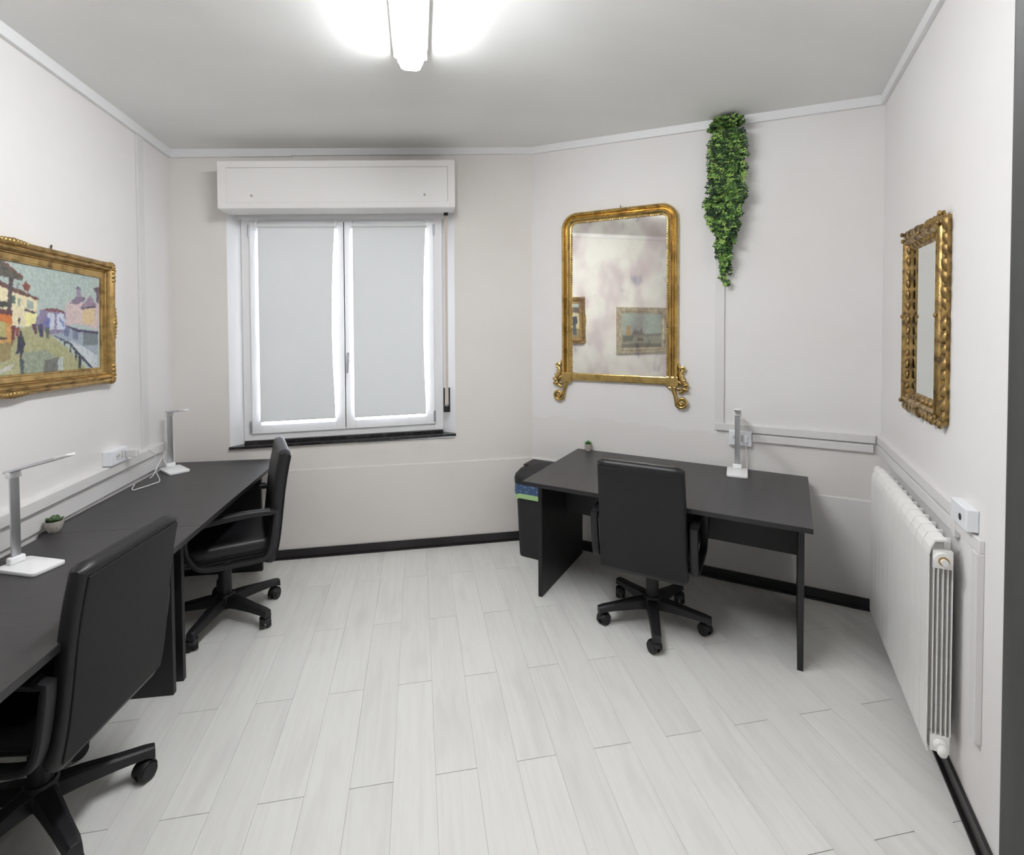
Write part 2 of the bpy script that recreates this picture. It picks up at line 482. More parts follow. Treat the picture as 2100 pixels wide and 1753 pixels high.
# planks 0.152 x 1.0 m in half bond, parallel to the left wall
PITCH_X, X0 = 0.152, -0.556
full = {}
rows = range(-8, 22)
plank_no = 0
for i in rows:
    xa = X0 + PITCH_X * i + 0.0004; xb = X0 + PITCH_X * (i + 1) - 0.0004
    yo = 1.835 if i % 2 == 0 else 2.335
    for k in range(-4, 3):
        ya = yo + k * 1.0 + 0.0011; yb = yo + (k + 1) * 1.0 - 0.0011
        if k == 0 and i % 2: ya += 0.0
        poly = clip_poly([(xa, ya), (xb, ya), (xb, yb), (xa, yb)], ROOM)
        if not poly: continue
        ar = abs(sum(poly[j][0] * poly[(j + 1) % len(poly)][1] - poly[(j + 1) % len(poly)][0] * poly[j][1] for j in range(len(poly)))) / 2
        if ar < 0.001: continue
        if ar > 0.1509:
            if 'm' not in full:
                bm = B(); prism(bm, [(x - xa, y - ya) for x, y in poly], -0.0045, 0.0)
                o = mk('plank', bm, 'plank', floor); full['m'] = o.data
            else:
                o = bpy.data.objects.new('plank', full['m']); COL.objects.link(o); o.parent = floor
        else:
            bm = B(); prism(bm, [(x - xa, y - ya) for x, y in poly], -0.0045, 0.0)
            o = mk('plank', bm, 'plank', floor)
        o.location = (xa, ya, 0.0)

# ceiling: fan over the slightly uneven plaster
bm = B()
G = grow(ROOM, 0.04)
zs = [CEIL['A'], CEIL['D'], CEIL['E'], CEIL['C'], CEIL['B']]
pts = []
for i in range(5):                               # subdivide each side for a smooth fan
    for k in range(6):
        t = k / 6
        a, b = G[i], G[(i + 1) % 5]
        pts.append((a[0] + (b[0] - a[0]) * t, a[1] + (b[1] - a[1]) * t, zs[i] + (zs[(i + 1) % 5] - zs[i]) * t))
rings_ = []
for s in (1.0, 0.75, 0.5, 0.25):
    rings_.append([bm.verts.new((cx_ + (p[0] - cx_) * s, cy_ + (p[1] - cy_) * s, 2.936 + (p[2] - 2.936) * s)) for p in pts])
for a, b in zip(rings_, rings_[1:]):
    for k in range(len(pts)):
        bm.faces.new((a[k], a[(k + 1) % len(pts)], b[(k + 1) % len(pts)], b[k]))
c_ = bm.verts.new((cx_, cy_, 2.936))
for k in range(len(pts)):
    bm.faces.new((rings_[-1][k], rings_[-1][(k + 1) % len(pts)], c_))
top_ = [bm.verts.new((p[0], p[1], 3.25)) for p in pts]
for k in range(len(pts)):
    bm.faces.new((rings_[0][k], top_[k], top_[(k + 1) % len(pts)], rings_[0][(k + 1) % len(pts)]))
bm.faces.new(top_)
struct(mk('ceiling', bm, 'ceiling_paint', smooth=True), 'off-white plaster ceiling', 'ceiling')

def wall(name, f, x0, x1, label, material='wall_paint', holes=(), ztop=3.2):
    """0.2 m thick wall in frame f, with rectangular holes (x0,x1,z0,z1)"""
    bm = B(); xs = x0
    for hx0, hx1, hz0, hz1 in holes:
        box(bm, xs, hx0, 0, 0.2, -0.1, ztop)
        if hz0 > -0.1: box(bm, hx0, hx1, 0, 0.2, -0.1, hz0)
        box(bm, hx0, hx1, 0, 0.2, hz1, ztop); xs = hx1
    box(bm, xs, x1, 0, 0.2, -0.1, ztop)
    bmesh.ops.remove_doubles(bm, verts=bm.verts[:], dist=1e-5)
    o = mk(name, bm, material); place(o, wl(f, 0), ANG[f]); struct(o, label, 'wall'); return o

# z correction for the window bay: heads and sill of the old window run slightly uphill
def wz(u, z):
    ks = [(0, 0), (0.82, 0.018), (2.42, 0.036), (2.44, 0.045), (2.76, 0.061), (3.0, 0.063)]
    k = ks[-1][1]
    for (a, ka), (b, kb) in zip(ks, ks[1:]):
        if z <= b:
            k = ka + (kb - ka) * (z - a) / (b - a); break
    return z + k * (u - 1.1)
def shear(bm):
    for v in bm.verts: v.co.z = wz(v.co.x, v.co.z)

WH = (0.349, 1.90, 0.80, 2.50)
wall('wall_back', 'W', -0.2, 2.62, 'pale grey wall holding the window', 'wall_paint_warm', [WH])
wall('wall_corner', 'M', -0.12, 2.30, 'pale wall with the arched gilt mirror', 'wall_paint_patched')
wall('wall_right', 'R', -0.1, 4.62, 'white wall on the right behind the radiator', holes=[(3.34, 4.12, -0.1, 2.1)])
wall('wall_left', 'L', -5.1, 0.2, 'white wall on the left behind the canal painting')
bm = B(); box(bm, PD[0] - 0.2, PE[0] + 0.2, NEAR_Y - 0.2, NEAR_Y, -0.1, 3.2)
struct(mk('wall_near', bm, 'wall_paint'), 'white wall behind the viewer', 'wall')
# passage seen through the doorway behind the viewer
bm = B()
box(bm, 3.0, 4.5, 1.2, 1.25, -0.1, 2.4); box(bm, 3.0, 3.05, 0.2, 1.2, -0.1, 2.4); box(bm, 4.45, 4.5, 0.2, 1.2, -0.1, 2.4)
box(bm, 3.0, 4.5, 0.2, 1.25, 2.35, 2.4); box(bm, 3.0, 4.5, 0.2, 1.25, -0.12, -0.02)
o = mk('wall_passage', bm, 'wall_paint'); place(o, wl('R', 0), ANG['R']); struct(o, 'white passage outside the doorway', 'wall')

# lower wall cladding, one centimetre proud
def dado(name, f, x0, x1, label):
    bm = B(); box(bm, x0, x1, -0.011, 0.0, 0.0, 0.627)
    o = mk(name, bm, 'wall_paint_warm' if f == 'W' else 'wall_paint', bevel=0.003); place(o, wl(f, 0), ANG[f])
    struct(o, label, 'trim')
dado('trim_1', 'W', 0.0, 2.49, 'raised lower wall panel under the window')
dado('trim_2', 'M', 0.004, 2.19, 'raised lower wall panel behind the rectangular desk')

# baseboards
def skirting(name, f, x0, x1, label, y=-0.011):
    bm = B(); box(bm, x0, x1, y - 0.012, y, 0.0, 0.066)
    box(bm, x0, x1, y - 0.024, y - 0.011, 0.0, 0.010)
    o = mk(name, bm, 'black_tile', bevel=0.002); place(o, wl(f, 0), ANG[f]); struct(o, label, 'baseboard')
skirting('baseboard_back', 'W', 0.0, 2.485, 'black skirting under the window')
skirting('baseboard_corner', 'M', 0.01, 2.19, 'black skirting behind the rectangular desk')
skirting('baseboard_right', 'R', 0.0, 3.30, 'black skirting below the radiator', 0.0)
skirting('baseboard_left', 'L', -4.9, 0.0, 'black skirting under the desk row', 0.0)

# white strip along the ceiling
def cornice(name, f, x0, x1, z0, z1, label, drop=0.052):
    bm = B()
    v = []
    for x, zc in ((x0, z0), (x1, z1)):
        v.append([bm.verts.new((x, y, z)) for y, z in ((0.0, zc - drop), (-0.022, zc - drop), (-0.022, zc + 0.02), (0.0, zc + 0.02))])
    skin(bm, v)
    o = mk(name, bm, 'white_trim', bevel=0.002); place(o, wl(f, 0), ANG[f]); struct(o, label, 'trim')
cornice('trim_3', 'L', -4.9, 0.0, CEIL['D'], CEIL['A'], 'white strip along the ceiling above the canal painting')
cornice('trim_4', 'W', 0.0, 0.78, CEIL['A'], CEIL['A'] + 0.165 * 0.78 / 2.49, 'white ceiling strip left of the shutter box joint')
cornice('trim_5', 'W', 0.78, 2.49, CEIL['A'] + 0.003 + 0.165 * 0.78 / 2.49, CEIL['B'], 'white ceiling strip above the window', 0.05)
cornice('trim_6', 'M', 0.0, 2.19, CEIL['B'], CEIL['C'], 'white ceiling strip above the arched mirror')
cornice('trim_7', 'R', 0.0, 4.40, CEIL['C'], CEIL['E'], 'white ceiling strip above the radiator wall')

# ------------------------------------------------------------------ window
win = bpy.data.objects.new('window_1', None); COL.objects.link(win); place(win, wl('W', 0), ANG['W'])
struct(win, 'white double casement window with roller blinds', 'window')
def W(name, fn, material, parent=win, bevel=0.0, smooth=False, label=None):
    bm = B(); fn(bm)
    finish(bm, bevel, 2); shear(bm)
    return mk(name, bm, material, parent, smooth, fix=False, label=label)
# splayed reveals
def reveal(bm):
    for xs, xf in ((0.347, 0.425), (1.902, 1.812)):
        a = [bm.verts.new((xs, -0.002, 0.822)), bm.verts.new((xf, 0.082, 0.822)), bm.verts.new((xf, 0.082, 2.46)), bm.verts.new((xs, -0.002, 2.46))]
        bm.faces.new(a)
        b = [bm.verts.new((xs + (-0.04 if xs < 1 else 0.04), 0.12, 0.822)), bm.verts.new((xs + (-0.04 if xs < 1 else 0.04), 0.12, 2.46))]
        bm.faces.new((a[0], a[3], b[1], b[0])); bm.faces.new((a[1], b[0], b[1], a[2])); bm.faces.new((a[0], b[0], a[1])); bm.faces.new((a[3], a[2], b[1]))
W('reveal', reveal, 'pvc_white')
W('frame', lambda bm: (box(bm, 0.420, 0.482, 0.06, 0.13, 0.845, 2.43), box(bm, 1.750, 1.814, 0.06, 0.13, 0.845, 2.43),
                       box(bm, 0.482, 1.750, 0.06, 0.13, 2.395, 2.47), box(bm, 0.482, 1.750, 0.06, 0.13, 0.845, 0.905),
                       box(bm, 0.40, 1.83, 0.05, 0.13, 2.415, 2.56), box(bm, 0.34, 0.43, 0.10, 0.14, 0.81, 2.56), box(bm, 1.80, 1.91, 0.10, 0.14, 0.81, 2.56)), 'pvc_white', bevel=0.003)
def sash(x0, x1):
    def f(bm):
        w = 0.062
        box(bm, x0, x0 + w, 0.045, 0.11, 0.893, 2.398); box(bm, x1 - w, x1, 0.045, 0.11, 0.893, 2.398)
        box(bm, x0 + w, x1 - w, 0.045, 0.11, 0.893, 0.955); box(bm, x0 + w, x1 - w, 0.045, 0.11, 2.336, 2.398)
    return f
s1 = W('sash', sash(0.476, 1.107), 'pvc_white', bevel=0.004)
s2 = W('sash', sash(1.113, 1.752), 'pvc_white', bevel=0.004)
for s, (a, b) in ((s1, (0.538, 1.045)), (s2, (1.175, 1.690))):
    W('pane', lambda bm: box(bm, a, b, 0.085, 0.091, 0.955, 2.336), 'window_glass', s)
    W('glazing_bead', lambda bm: (box(bm, a - 0.004, a + 0.01, 0.06, 0.085, 0.955, 2.336), box(bm, b - 0.006, b + 0.004, 0.06, 0.085, 0.955, 2.336)), 'pvc_white', s)
W('meeting_strip', lambda bm: box(bm, 1.1065, 1.1135, 0.062, 0.11, 0.893, 2.398), 'dark_gap')
# handle on the right sash
h = W('handle_plate', lambda bm: box(bm, 1.121, 1.142, 0.035, 0.046, 1.375, 1.450), 'handle_grey', s2, bevel=0.004)
def lever(bm):
    cyl(bm, (1.1315, 0.036, 1.42), (1.1315, 0.000, 1.42), 0.008, seg=12)
    tube(bm, spline([(1.1315, 0.004, 1.425), (1.134, -0.006, 1.40), (1.133, -0.004, 1.35), (1.130, 0.0, 1.305)], 5), [0.010] * 5 + [0.009] * 5 + [0.0085] * 6, 10)
W('handle', lever, 'handle_grey', s2, smooth=True)
for x, z in ((0.477, 2.335), (1.751, 2.335), (0.472, 0.95), (1.750, 0.955)):
    W('hinge', lambda bm: (cyl(bm, (x, 0.040, z - 0.036), (x, 0.040, z + 0.036), 0.0075, seg=10), cyl(bm, (x, 0.040, z - 0.045), (x, 0.040, z - 0.036), 0.005, seg=8)), 'hinge_grey', smooth=True)
# black stone sill
W('sill', lambda bm: box(bm, 0.345, 1.905, -0.022, 0.12, 0.806, 0.824), 'black_marble', bevel=0.002)
W('sill_step', lambda bm: box(bm, 0.425, 1.812, 0.045, 0.12, 0.824, 0.845), 'black_marble', bevel=0.002)

# roller blinds, one on each sash
def blind(x0, x1, zb, bow, label):
    t = thing('roller_blind', label, 'blind', wl('W', 0), ANG['W'])
    def cloth(bm):
        nx, nz = 8, 24; g = []
        for k in range(nz + 1):
            f = k / nz; z = 2.352 + (zb - 2.352) * f
            xr = x1 - bow * math.sin(PI * min(1, f * 1.05)) * 0.9 - bow * 0.35 * f
            g.append([bm.verts.new((x0 + (xr - x0) * i / nx, 0.024 - 0.006 * math.sin(PI * f) * (i / nx), z)) for i in range(nx + 1)])
        for k in range(nz):
            for i in range(nx): bm.faces.new((g[k][i], g[k][i + 1], g[k + 1][i + 1], g[k + 1][i]))
        solid(bm, 0.0012)
    W('cloth', cloth, 'blind_fabric', t)
    W('roller', lambda bm: cyl(bm, (x0 - 0.002, 0.022, 2.365), (x1 + 0.002, 0.022, 2.365), 0.0155, seg=16), 'blind_fabric', t, smooth=True)
    W('bottom_bar', lambda bm: box(bm, x0, x1 - bow * 0.3, 0.022, 0.032, zb - 0.002, zb + 0.012), 'blind_fabric', t, bevel=0.003)
    for x in (x0 - 0.008, x1 + 0.008):
        W('bracket', lambda bm: (cyl(bm, (x - 0.006, 0.022, 2.365), (x + 0.006, 0.022, 2.365), 0.021, seg=16), box(bm, x - 0.006, x + 0.006, 0.022, 0.046, 2.375, 2.402)), 'lamp_white', t, smooth=True)
blind(0.539, 1.050, 0.982, 0.022, 'white roller blind drawn down over the left casement')
blind(1.174, 1.692, 0.977, 0.018, 'white roller blind drawn down over the casement with the handle')

# roller shutter box over the window
t = thing('shutter_box', 'wide white roller shutter box above the window', 'shutter box', wl('W', 0), ANG['W'])
def casing(bm):
    x0, x1 = 0.362, 1.897
    prof = [(0.0, 2.438), (-0.14, 2.438), (-0.2, 2.437), (-0.2, 2.757), (0.0, 2.757)]
    r = [[bm.verts.new((x, y, z)) for y, z in prof] for x in (x0, x1)]
    skin(bm, r)
W('casing', casing, 'box_white', t, bevel=0.006)
W('front_panel', lambda bm: box(bm, 0.418, 1.842, -0.2025, -0.195, 2.476, 2.708), 'box_white', t, bevel=0.002)
W('panel_joint', lambda bm: (box(bm, 0.415, 1.845, -0.2006, -0.1995, 2.708, 2.711), box(bm, 1.842, 1.845, -0.2006, -0.1995, 2.476, 2.711)), 'joint_line', t)
for x in (0.570, 1.685):
    W('screw', lambda bm: (cyl(bm, (x, -0.2025, 2.522), (x, -0.2045, 2.522), 0.0085, seg=12),), 'joint_line', t, smooth=True)
# shutter strap and its winder
t = thing('shutter_strap', 'beige shutter pull strap running into a dark wall slot', 'strap', wl('W', 0), ANG['W'])
W('strap', lambda bm: box(bm, 1.830, 1.850, -0.010, -0.007, 1.04, 2.44), 'strap_beige', t)
W('strap_guide', lambda bm: box(bm, 1.826, 1.855, -0.03, 0.0, 2.425, 2.438), 'dark_gap', t)
W('winder_plate', lambda bm: (box(bm, 1.814, 1.824, -0.014, 0.0, 0.985, 1.165), box(bm, 1.852, 1.862, -0.014, 0.0, 0.985, 1.165), box(bm, 1.824, 1.852, -0.014, 0.0, 0.985, 1.03)), 'nylon_black', t, bevel=0.002)
W('winder_clip', lambda bm: box(bm, 1.830, 1.850, -0.018, -0.008, 1.028, 1.046), 'chrome', t, bevel=0.002)
W('winder_slot', lambda bm: box(bm, 1.824, 1.852, -0.004, 0.0, 1.03, 1.165), 'box_white', t)

# ------------------------------------------------------------------ open dark door at the viewer's right
d0 = Vector((wl('R', 3.33)[0], wl('R', 3.33)[1], 0)); d1 = Vector((0.7575, 0.5295, 0))
dv = (d1 - d0); Ld = dv.length
door = bpy.data.objects.new('door_1', None); COL.objects.link(door); place(door, d0, math.atan2(dv.y, dv.x))
struct(door, 'dark grey door leaf standing open at the right edge', 'door')
bm = B(); box(bm, 0.0, Ld, -0.045, 0.0, 0.012, 2.10); mk('leaf', bm, 'door_dark', door, bevel=0.003)
bm = B(); box(bm, 0.12, Ld - 0.12, 0.0, 0.004, 1.15, 1.95); box(bm, 0.12, Ld - 0.12, 0.0, 0.004, 0.2, 0.95); mk('leaf_panel', bm, 'door_dark', door, bevel=0.002)
bm = B(); cyl(bm, (Ld - 0.16, 0.0, 1.02), (Ld - 0.16, 0.05, 1.02), 0.01, seg=10); tube(bm, [(Ld - 0.16, 0.05, 1.02), (Ld - 0.27, 0.05, 1.02)], 0.009, 10)
mk('door_handle', bm, 'chrome', door, smooth=True)
o = bpy.data.objects.new('door_2', None); COL.objects.link(o); place(o, wl('R', 0), ANG['R']); struct(o, 'dark grey door casing behind the viewer', 'door')
bm = B(); box(bm, 3.28, 3.34, -0.015, 0.2, 0, 2.16); mk('jamb', bm, 'door_dark', o, bevel=0.003)
bm = B(); box(bm, 4.12, 4.18, -0.015, 0.2, 0, 2.16); mk('jamb', bm, 'door_dark', o, bevel=0.003)
bm = B(); box(bm, 3.34, 4.12, -0.015, 0.2, 2.10, 2.16); mk('head', bm, 'door_dark', o, bevel=0.003)

# ------------------------------------------------------------------ ceiling light
t = thing('ceiling_light', 'long glowing fluorescent batten on the ceiling', 'ceiling light', (-0.022, 0, 0))
LY0, LY1 = 0.905, 2.475
bm = B(); box(bm, -0.078, 0.078, LY0 + 0.02, LY1 - 0.02, 2.895, 2.945); mk('housing', bm, 'fixture_plastic', t, bevel=0.004)
def diffuser(bm, y0, y1, s0, s1):
    prof = [(-0.060, 2.895), (-0.061, 2.878), (-0.054, 2.856), (-0.034, 2.846), (0.034, 2.846), (0.054, 2.856), (0.061, 2.878), (0.060, 2.895)]
    rs = []
    for y, s in ((y0, s0), (y1, s1)):
        rs.append([bm.verts.new((x * s, y, 2.895 + (z - 2.895) * s)) for x, z in prof])
    skin(bm, rs)
bm = B(); diffuser(bm, LY0 + 0.05, LY1 - 0.06, 1, 1); df = mk('diffuser', bm, ['tube_glow', 'tube_glow_side'], t)
for f in df.data.polygons:
    f.material_index = 1 if abs(f.normal.x) > 0.5 else 0
for a, b, sa, sb in ((LY0, LY0 + 0.05, 0.86, 1), (LY1 - 0.06, LY1, 1, 0.84)):
    bm = B(); diffuser(bm, a, b, sa, sb); mk('end_cap', bm, 'tube_glow_end', t)
for y in (LY0 + 0.12, (LY0 + LY1) / 2, LY1 - 0.10):
    for s in (-1, 1):
        bm = B(); box(bm, min(s * 0.060, s * 0.072), max(s * 0.060, s * 0.072), y - 0.02, y + 0.02, 2.868, 2.90); mk('clip', bm, 'fixture_plastic', t, bevel=0.002)

# ------------------------------------------------------------------ office chairs
def make_chair(label, loc, rz, base_ang):
    """front faces local +y; hub on the origin"""
    t = thing('office_chair', label, 'chair', loc, rz, 'black office chairs')
    # seat
    bm = B(); box(bm, -0.235, 0.235, -0.215, 0.245, 0.425, 0.505); mk('seat', bm, 'leather', t, True, bevel=0.030, seg=4)
    bm = B(); box(bm, -0.215, 0.215, -0.22, 0.20, 0.405, 0.43); mk('seat_pan', bm, 'nylon_black', t, bevel=0.008)
    # backrest: side profile (y, z) at mid thickness
    prof = spline([(0, -0.214, 0.360), (0, -0.236, 0.47), (0, -0.252, 0.60), (0, -0.267, 0.74), (0, -0.284, 0.85), (0, -0.302, 0.940)], 4)
    def sec(i, n):
        f = i / (n - 1)
        w = 0.448 - 0.016 * f; th = 0.060 + 0.004 * math.sin(PI * f)
        if i == 0: w *= 0.97; th *= 0.8
        return rrect(w, th, 0.022, 3)
    bm = B(); section_sweep(bm, prof, sec)
    # rounded top roll
    mk('backrest', bm, 'leather', t, True)
    bm = B(); e = prof[-1]
    rs = []
    for k, x in enumerate(np.linspace(-0.216, 0.216, 17)):
        q = min(1.0, (0.216 - abs(x)) / 0.018); r = 0.030 * math.sqrt(max(0.12, 1 - (1 - q) ** 2))
        rs.append([bm.verts.new((x, e.y + 0.002 + r * 1.06 * math.cos(a), e.z - 0.004 + r * 0.8 * math.sin(a))) for a in np.linspace(0, 2 * PI, 14, endpoint=False)])
    skin(bm, rs); mk('top_roll', bm, 'leather', t, True)
    # rear cover in matte fabric
    pr = [Vector((0, p.y - 0.0325, p.z)) for p in prof[1:-1]]
    bm = B(); section_sweep(bm, pr, lambda i, n: rrect(0.430 - 0.02 * i / n, 0.006, 0.0025, 2)); mk('back_cover', bm, 'chair_fabric', t, True)
    # closed-loop arms
    loop = [(-0.250, 0.645), (-0.13, 0.650), (0.03, 0.640), (0.115, 0.625), (0.160, 0.585), (0.165, 0.52), (0.135, 0.445), (0.08, 0.405), (-0.06, 0.400), (-0.17, 0.402), (-0.212, 0.43), (-0.234, 0.52)]
    for s in (-1, 1):
        L = [(s * 0.252, y, z) for y, z in loop]
        L = spline(L + [L[0]], 4)[:-1]
        bm = B(); section_sweep(bm, L, lambda i, n: rrect(0.040, 0.026, 0.009, 2), closed=True)
        a = mk('armrest', bm, 'nylon_black', t, True)
        bm = B(); section_sweep(bm, spline([(s * 0.252, -0.22, 0.655), (s * 0.252, -0.09, 0.660), (s * 0.252, 0.03, 0.652), (s * 0.252, 0.09, 0.640)], 5), lambda i, n: rrect(0.046, 0.022, 0.010, 3)); mk('arm_pad', bm, 'leather', a, True)
    # mechanism, column
    bm = B(); box(bm, -0.09, 0.09, -0.10, 0.10, 0.375, 0.407); m_ = mk('tilt_mechanism', bm, 'nylon_black', t, bevel=0.006)
    bm = B(); tube(bm, [(0.08, 0.03, 0.388), (0.20, 0.05, 0.386)], 0.006, 8); mk('lever', bm, 'nylon_black', m_, True)
    bm = B(); lathe(bm, [(0.026, 0.10), (0.034, 0.12), (0.033, 0.30), (0.027, 0.305), (0.025, 0.38)], seg=20); mk('gas_column', bm, 'nylon_black', t, True)
    # five-star base
    bm = B(); lathe(bm, [(0.040, 0.070), (0.056, 0.085), (0.056, 0.130), (0.042, 0.150)], seg=20); mk('hub', bm, 'nylon_black', t, True)
    for k in range(5):
        a = base_ang - rz + k * 2 * PI / 5
        ca, sa = math.cos(a), math.sin(a)
        bm = B(); rs = []
        for r, zt, zb, hw in ((0.03, 0.142, 0.085, 0.034), (0.10, 0.138, 0.088, 0.031), (0.20, 0.122, 0.086, 0.027), (0.280, 0.112, 0.080, 0.025), (0.308, 0.106, 0.066, 0.021)):
            rs.append([bm.verts.new((r * ca - w * sa, r * sa + w * ca, z)) for w, z in ((-hw, zb), (hw, zb), (hw * 0.86, zt - 0.006), (hw * 0.5, zt), (-hw * 0.5, zt), (-hw * 0.86, zt - 0.006))])
        skin(bm, rs); leg = mk('leg', bm, 'nylon_black', t, bevel=0.002)
        c = Vector((0.288 * ca, 0.288 * sa, 0)); sw = a + (0.9 if k % 2 else 2.2); ax = Vector((math.cos(sw), math.sin(sw), 0))
        tr = Vector((-ax.y, ax.x, 0)) * 0.016
        bm = B(); cyl(bm, c + Vector((0, 0, 0.055)), c + Vector((0, 0, 0.09)), 0.008, seg=10)
        for s in (-1, 1):
            cyl(bm, c + tr + ax * (s * 0.008) + Vector((0, 0, 0.0325)), c + tr + ax * (s * 0.027) + Vector((0, 0, 0.0325)), 0.0325, 0.029, 18)
        mk('caster', bm, 'rubber_black', leg, True)
        bm = B(); rs = []
        for s in (-0.022, -0.016, 0.016, 0.022):
            rr = 0.0355 if abs(s) < 0.02 else 0.0325
            rs.append([bm.verts.new(c + tr * 0.9 + ax * s + Vector((-ax.y, ax.x, 0)) * (rr * math.cos(q)) + Vector((0, 0, 0.0335 + rr * math.sin(q)))) for q in np.linspace(0.15, PI - 0.15, 9)])
        skin(bm, rs, False); solid(bm, 0.002)
        mk('caster_hood', bm, 'nylon_black', leg, True)
    return t

make_chair('black office chair seen from behind at the desk below the arched mirror', (1.268, 2.578, 0), math.radians(51.6 - 90), math.radians(248))
make_chair('black office chair in profile pushed in nearest the window', (-1.075, 3.055, 0), math.radians(180 + 18.0 - 90), math.radians(258))
make_chair('large black office chair in the near left corner, cut by the frame', (-1.238, 1.897, 0), math.radians(180 - 8.3 - 90), math.radians(28))

# ------------------------------------------------------------------ desks
def desk(label, loc, rz, width, depth, mod_y, leg_back, inset, group=None):
    """local x along the front edge, y to the back, origin at the front left corner"""
    t = thing('desk', label, 'desk', loc, rz, group)
    bm = B(); box(bm, 0, width, 0, depth, 0.716, 0.740); top = mk('desktop', bm, 'desk_top', t, bevel=0.0015)
    bm = B(); box(bm, 0.0, width, -0.0015, 0.0, 0.7165, 0.7385); mk('edge_strip', bm, 'edge_band', top)
    for x in (inset, width - inset - 0.026):
        bm = B(); box(bm, x, x + 0.026, leg_back, depth - 0.05, 0.0, 0.716)
        # nipped corner at the foot
        p = mk('side_panel', bm, 'desk_panel', t, bevel=0.0015)
        bm = B()
        cyl(bm, (x + 0.013, leg_back + 0.06, 0), (x + 0.013, leg_back + 0.06, 0.004), 0.011, seg=10); mk('foot_glide', bm, 'rubber_black', p)
    bm = B(); box(bm, inset + 0.026, width - inset - 0.026, mod_y, mod_y + 0.018, 0.40, 0.716); m = mk('modesty_panel', bm, 'desk_panel', t, bevel=0.001)
    for x in (inset + 0.06, width - inset - 0.065):
        bm = B(); cyl(bm, (x, mod_y + 0.0005, 0.575), (x, mod_y - 0.002, 0.575), 0.006, seg=12); mk('cam_cover', bm, 'hinge_grey', m)
    return t
RD = (0.591, 2.855, 0); RDA = math.atan2(-0.637, 0.771)
desk('black rectangular desk below the arched gilt mirror', RD, RDA, 1.454, 0.872, 0.52, 0.145, 0.030)
# left row: origin so that local x runs from near to far along the wall (front edge faces the room)
aF = math.radians(90 - 2.3); aN = math.radians(90 - 2.6)
jx, jy = -0.978, 2.503
desk('black desk along the left wall nearest the window', (jx, jy + 0.001, 0), aF, 1.165, 0.660, 0.46, 0.105, 0.040, 'black desks along the left wall')
nx, ny = jx - 1.40 * math.cos(aN), jy - 0.001 - 1.40 * math.sin(aN)
desk('black desk at the near left corner under the canal painting', (nx, ny, 0), aN, 1.40, 0.630, 0.46, 0.105, 0.022, 'black desks along the left wall')

# ------------------------------------------------------------------ desk lamps
def desk_lamp(label, post, direction, rise):
    """post = (x,y) of the upright; direction = heading of base and head"""
    a = math.atan2(direction[1], direction[0])
    t = thing('desk_lamp', label, 'desk lamp', (post[0], post[1], 0.740), a, 'white folding desk lamps')
    bm = B(); sec = rrect(0.190, 0.116, 0.016, 4)
    prism(bm, [(x + 0.070, y) for x, y in sec], 0.0, 0.014); mk('base', bm, 'lamp_white', t, True, bevel=0.003)
    bm = B(); box(bm, -0.013, 0.013, -0.026, 0.026, 0.014, 0.040); mk('base_hinge', bm, 'lamp_white', t, True, bevel=0.006, seg=3)
    bm = B(); sec = rrect(0.009, 0.032, 0.003, 2); prism(bm, sec, 0.030, 0.346); mk('post', bm, 'aluminium', t, True)
    bm = B(); box(bm, -0.011, 0.011, -0.024, 0.024, 0.338, 0.362); mk('head_hinge', bm, 'lamp_white', t, True, bevel=0.006, seg=3)
    bm = B(); rs = []
    tl = 0.300
    M = Matrix.Translation((0, 0, 0.366)) @ Matrix.Rotation(-math.atan(rise), 4, 'Y')
    sec = rrect(0.038, 0.011, 0.005, 2)
    for x in (-0.028, 0.225):
        rs.append([bm.verts.new(M @ Vector((x, y, z))) for y, z in sec])
    skin(bm, rs); hd = mk('head', bm, 'aluminium', t, True)
    bm = B(); rs = []
    for x, s in ((0.225, 1.0), (0.270, 1.0), (0.284, 0.8), (0.289, 0.45)):
        rs.append([bm.verts.new(M @ Vector((x, y * s, z * (0.6 + 0.4 * s)))) for y, z in sec])
    skin(bm, rs); mk('head_tip', bm, 'lamp_white', hd, True)
    bm = B(); rs = []
    for x, s in ((-0.034, 0.7), (-0.028, 1.0)):
        rs.append([bm.verts.new(M @ Vector((x, y * s, z * s))) for y, z in sec])
    skin(bm, rs); mk('head_end', bm, 'lamp_white', hd, True)
    bm = B(); v = [bm.verts.new(M @ Vector(p)) for p in ((0.02, -0.013, -0.0062), (0.22, -0.013, -0.0062), (0.22, 0.013, -0.0062), (0.02, 0.013, -0.0062))]
    bm.faces.new(v); mk('led_strip', bm, 'diffuser_off', hd)
    return t
desk_lamp('white lamp standing at the near end of the left desk row', (-1.505, 2.211), (0.92, -0.38), 0.27)
desk_lamp('small white lamp in the far left corner by the window wall', (-1.550, 3.535), (0.65, -0.76), 0.14)
desk_lamp('white lamp standing on the desk below the hanging plant', (1.938, 2.798), (-0.57, -0.82), 0.20)

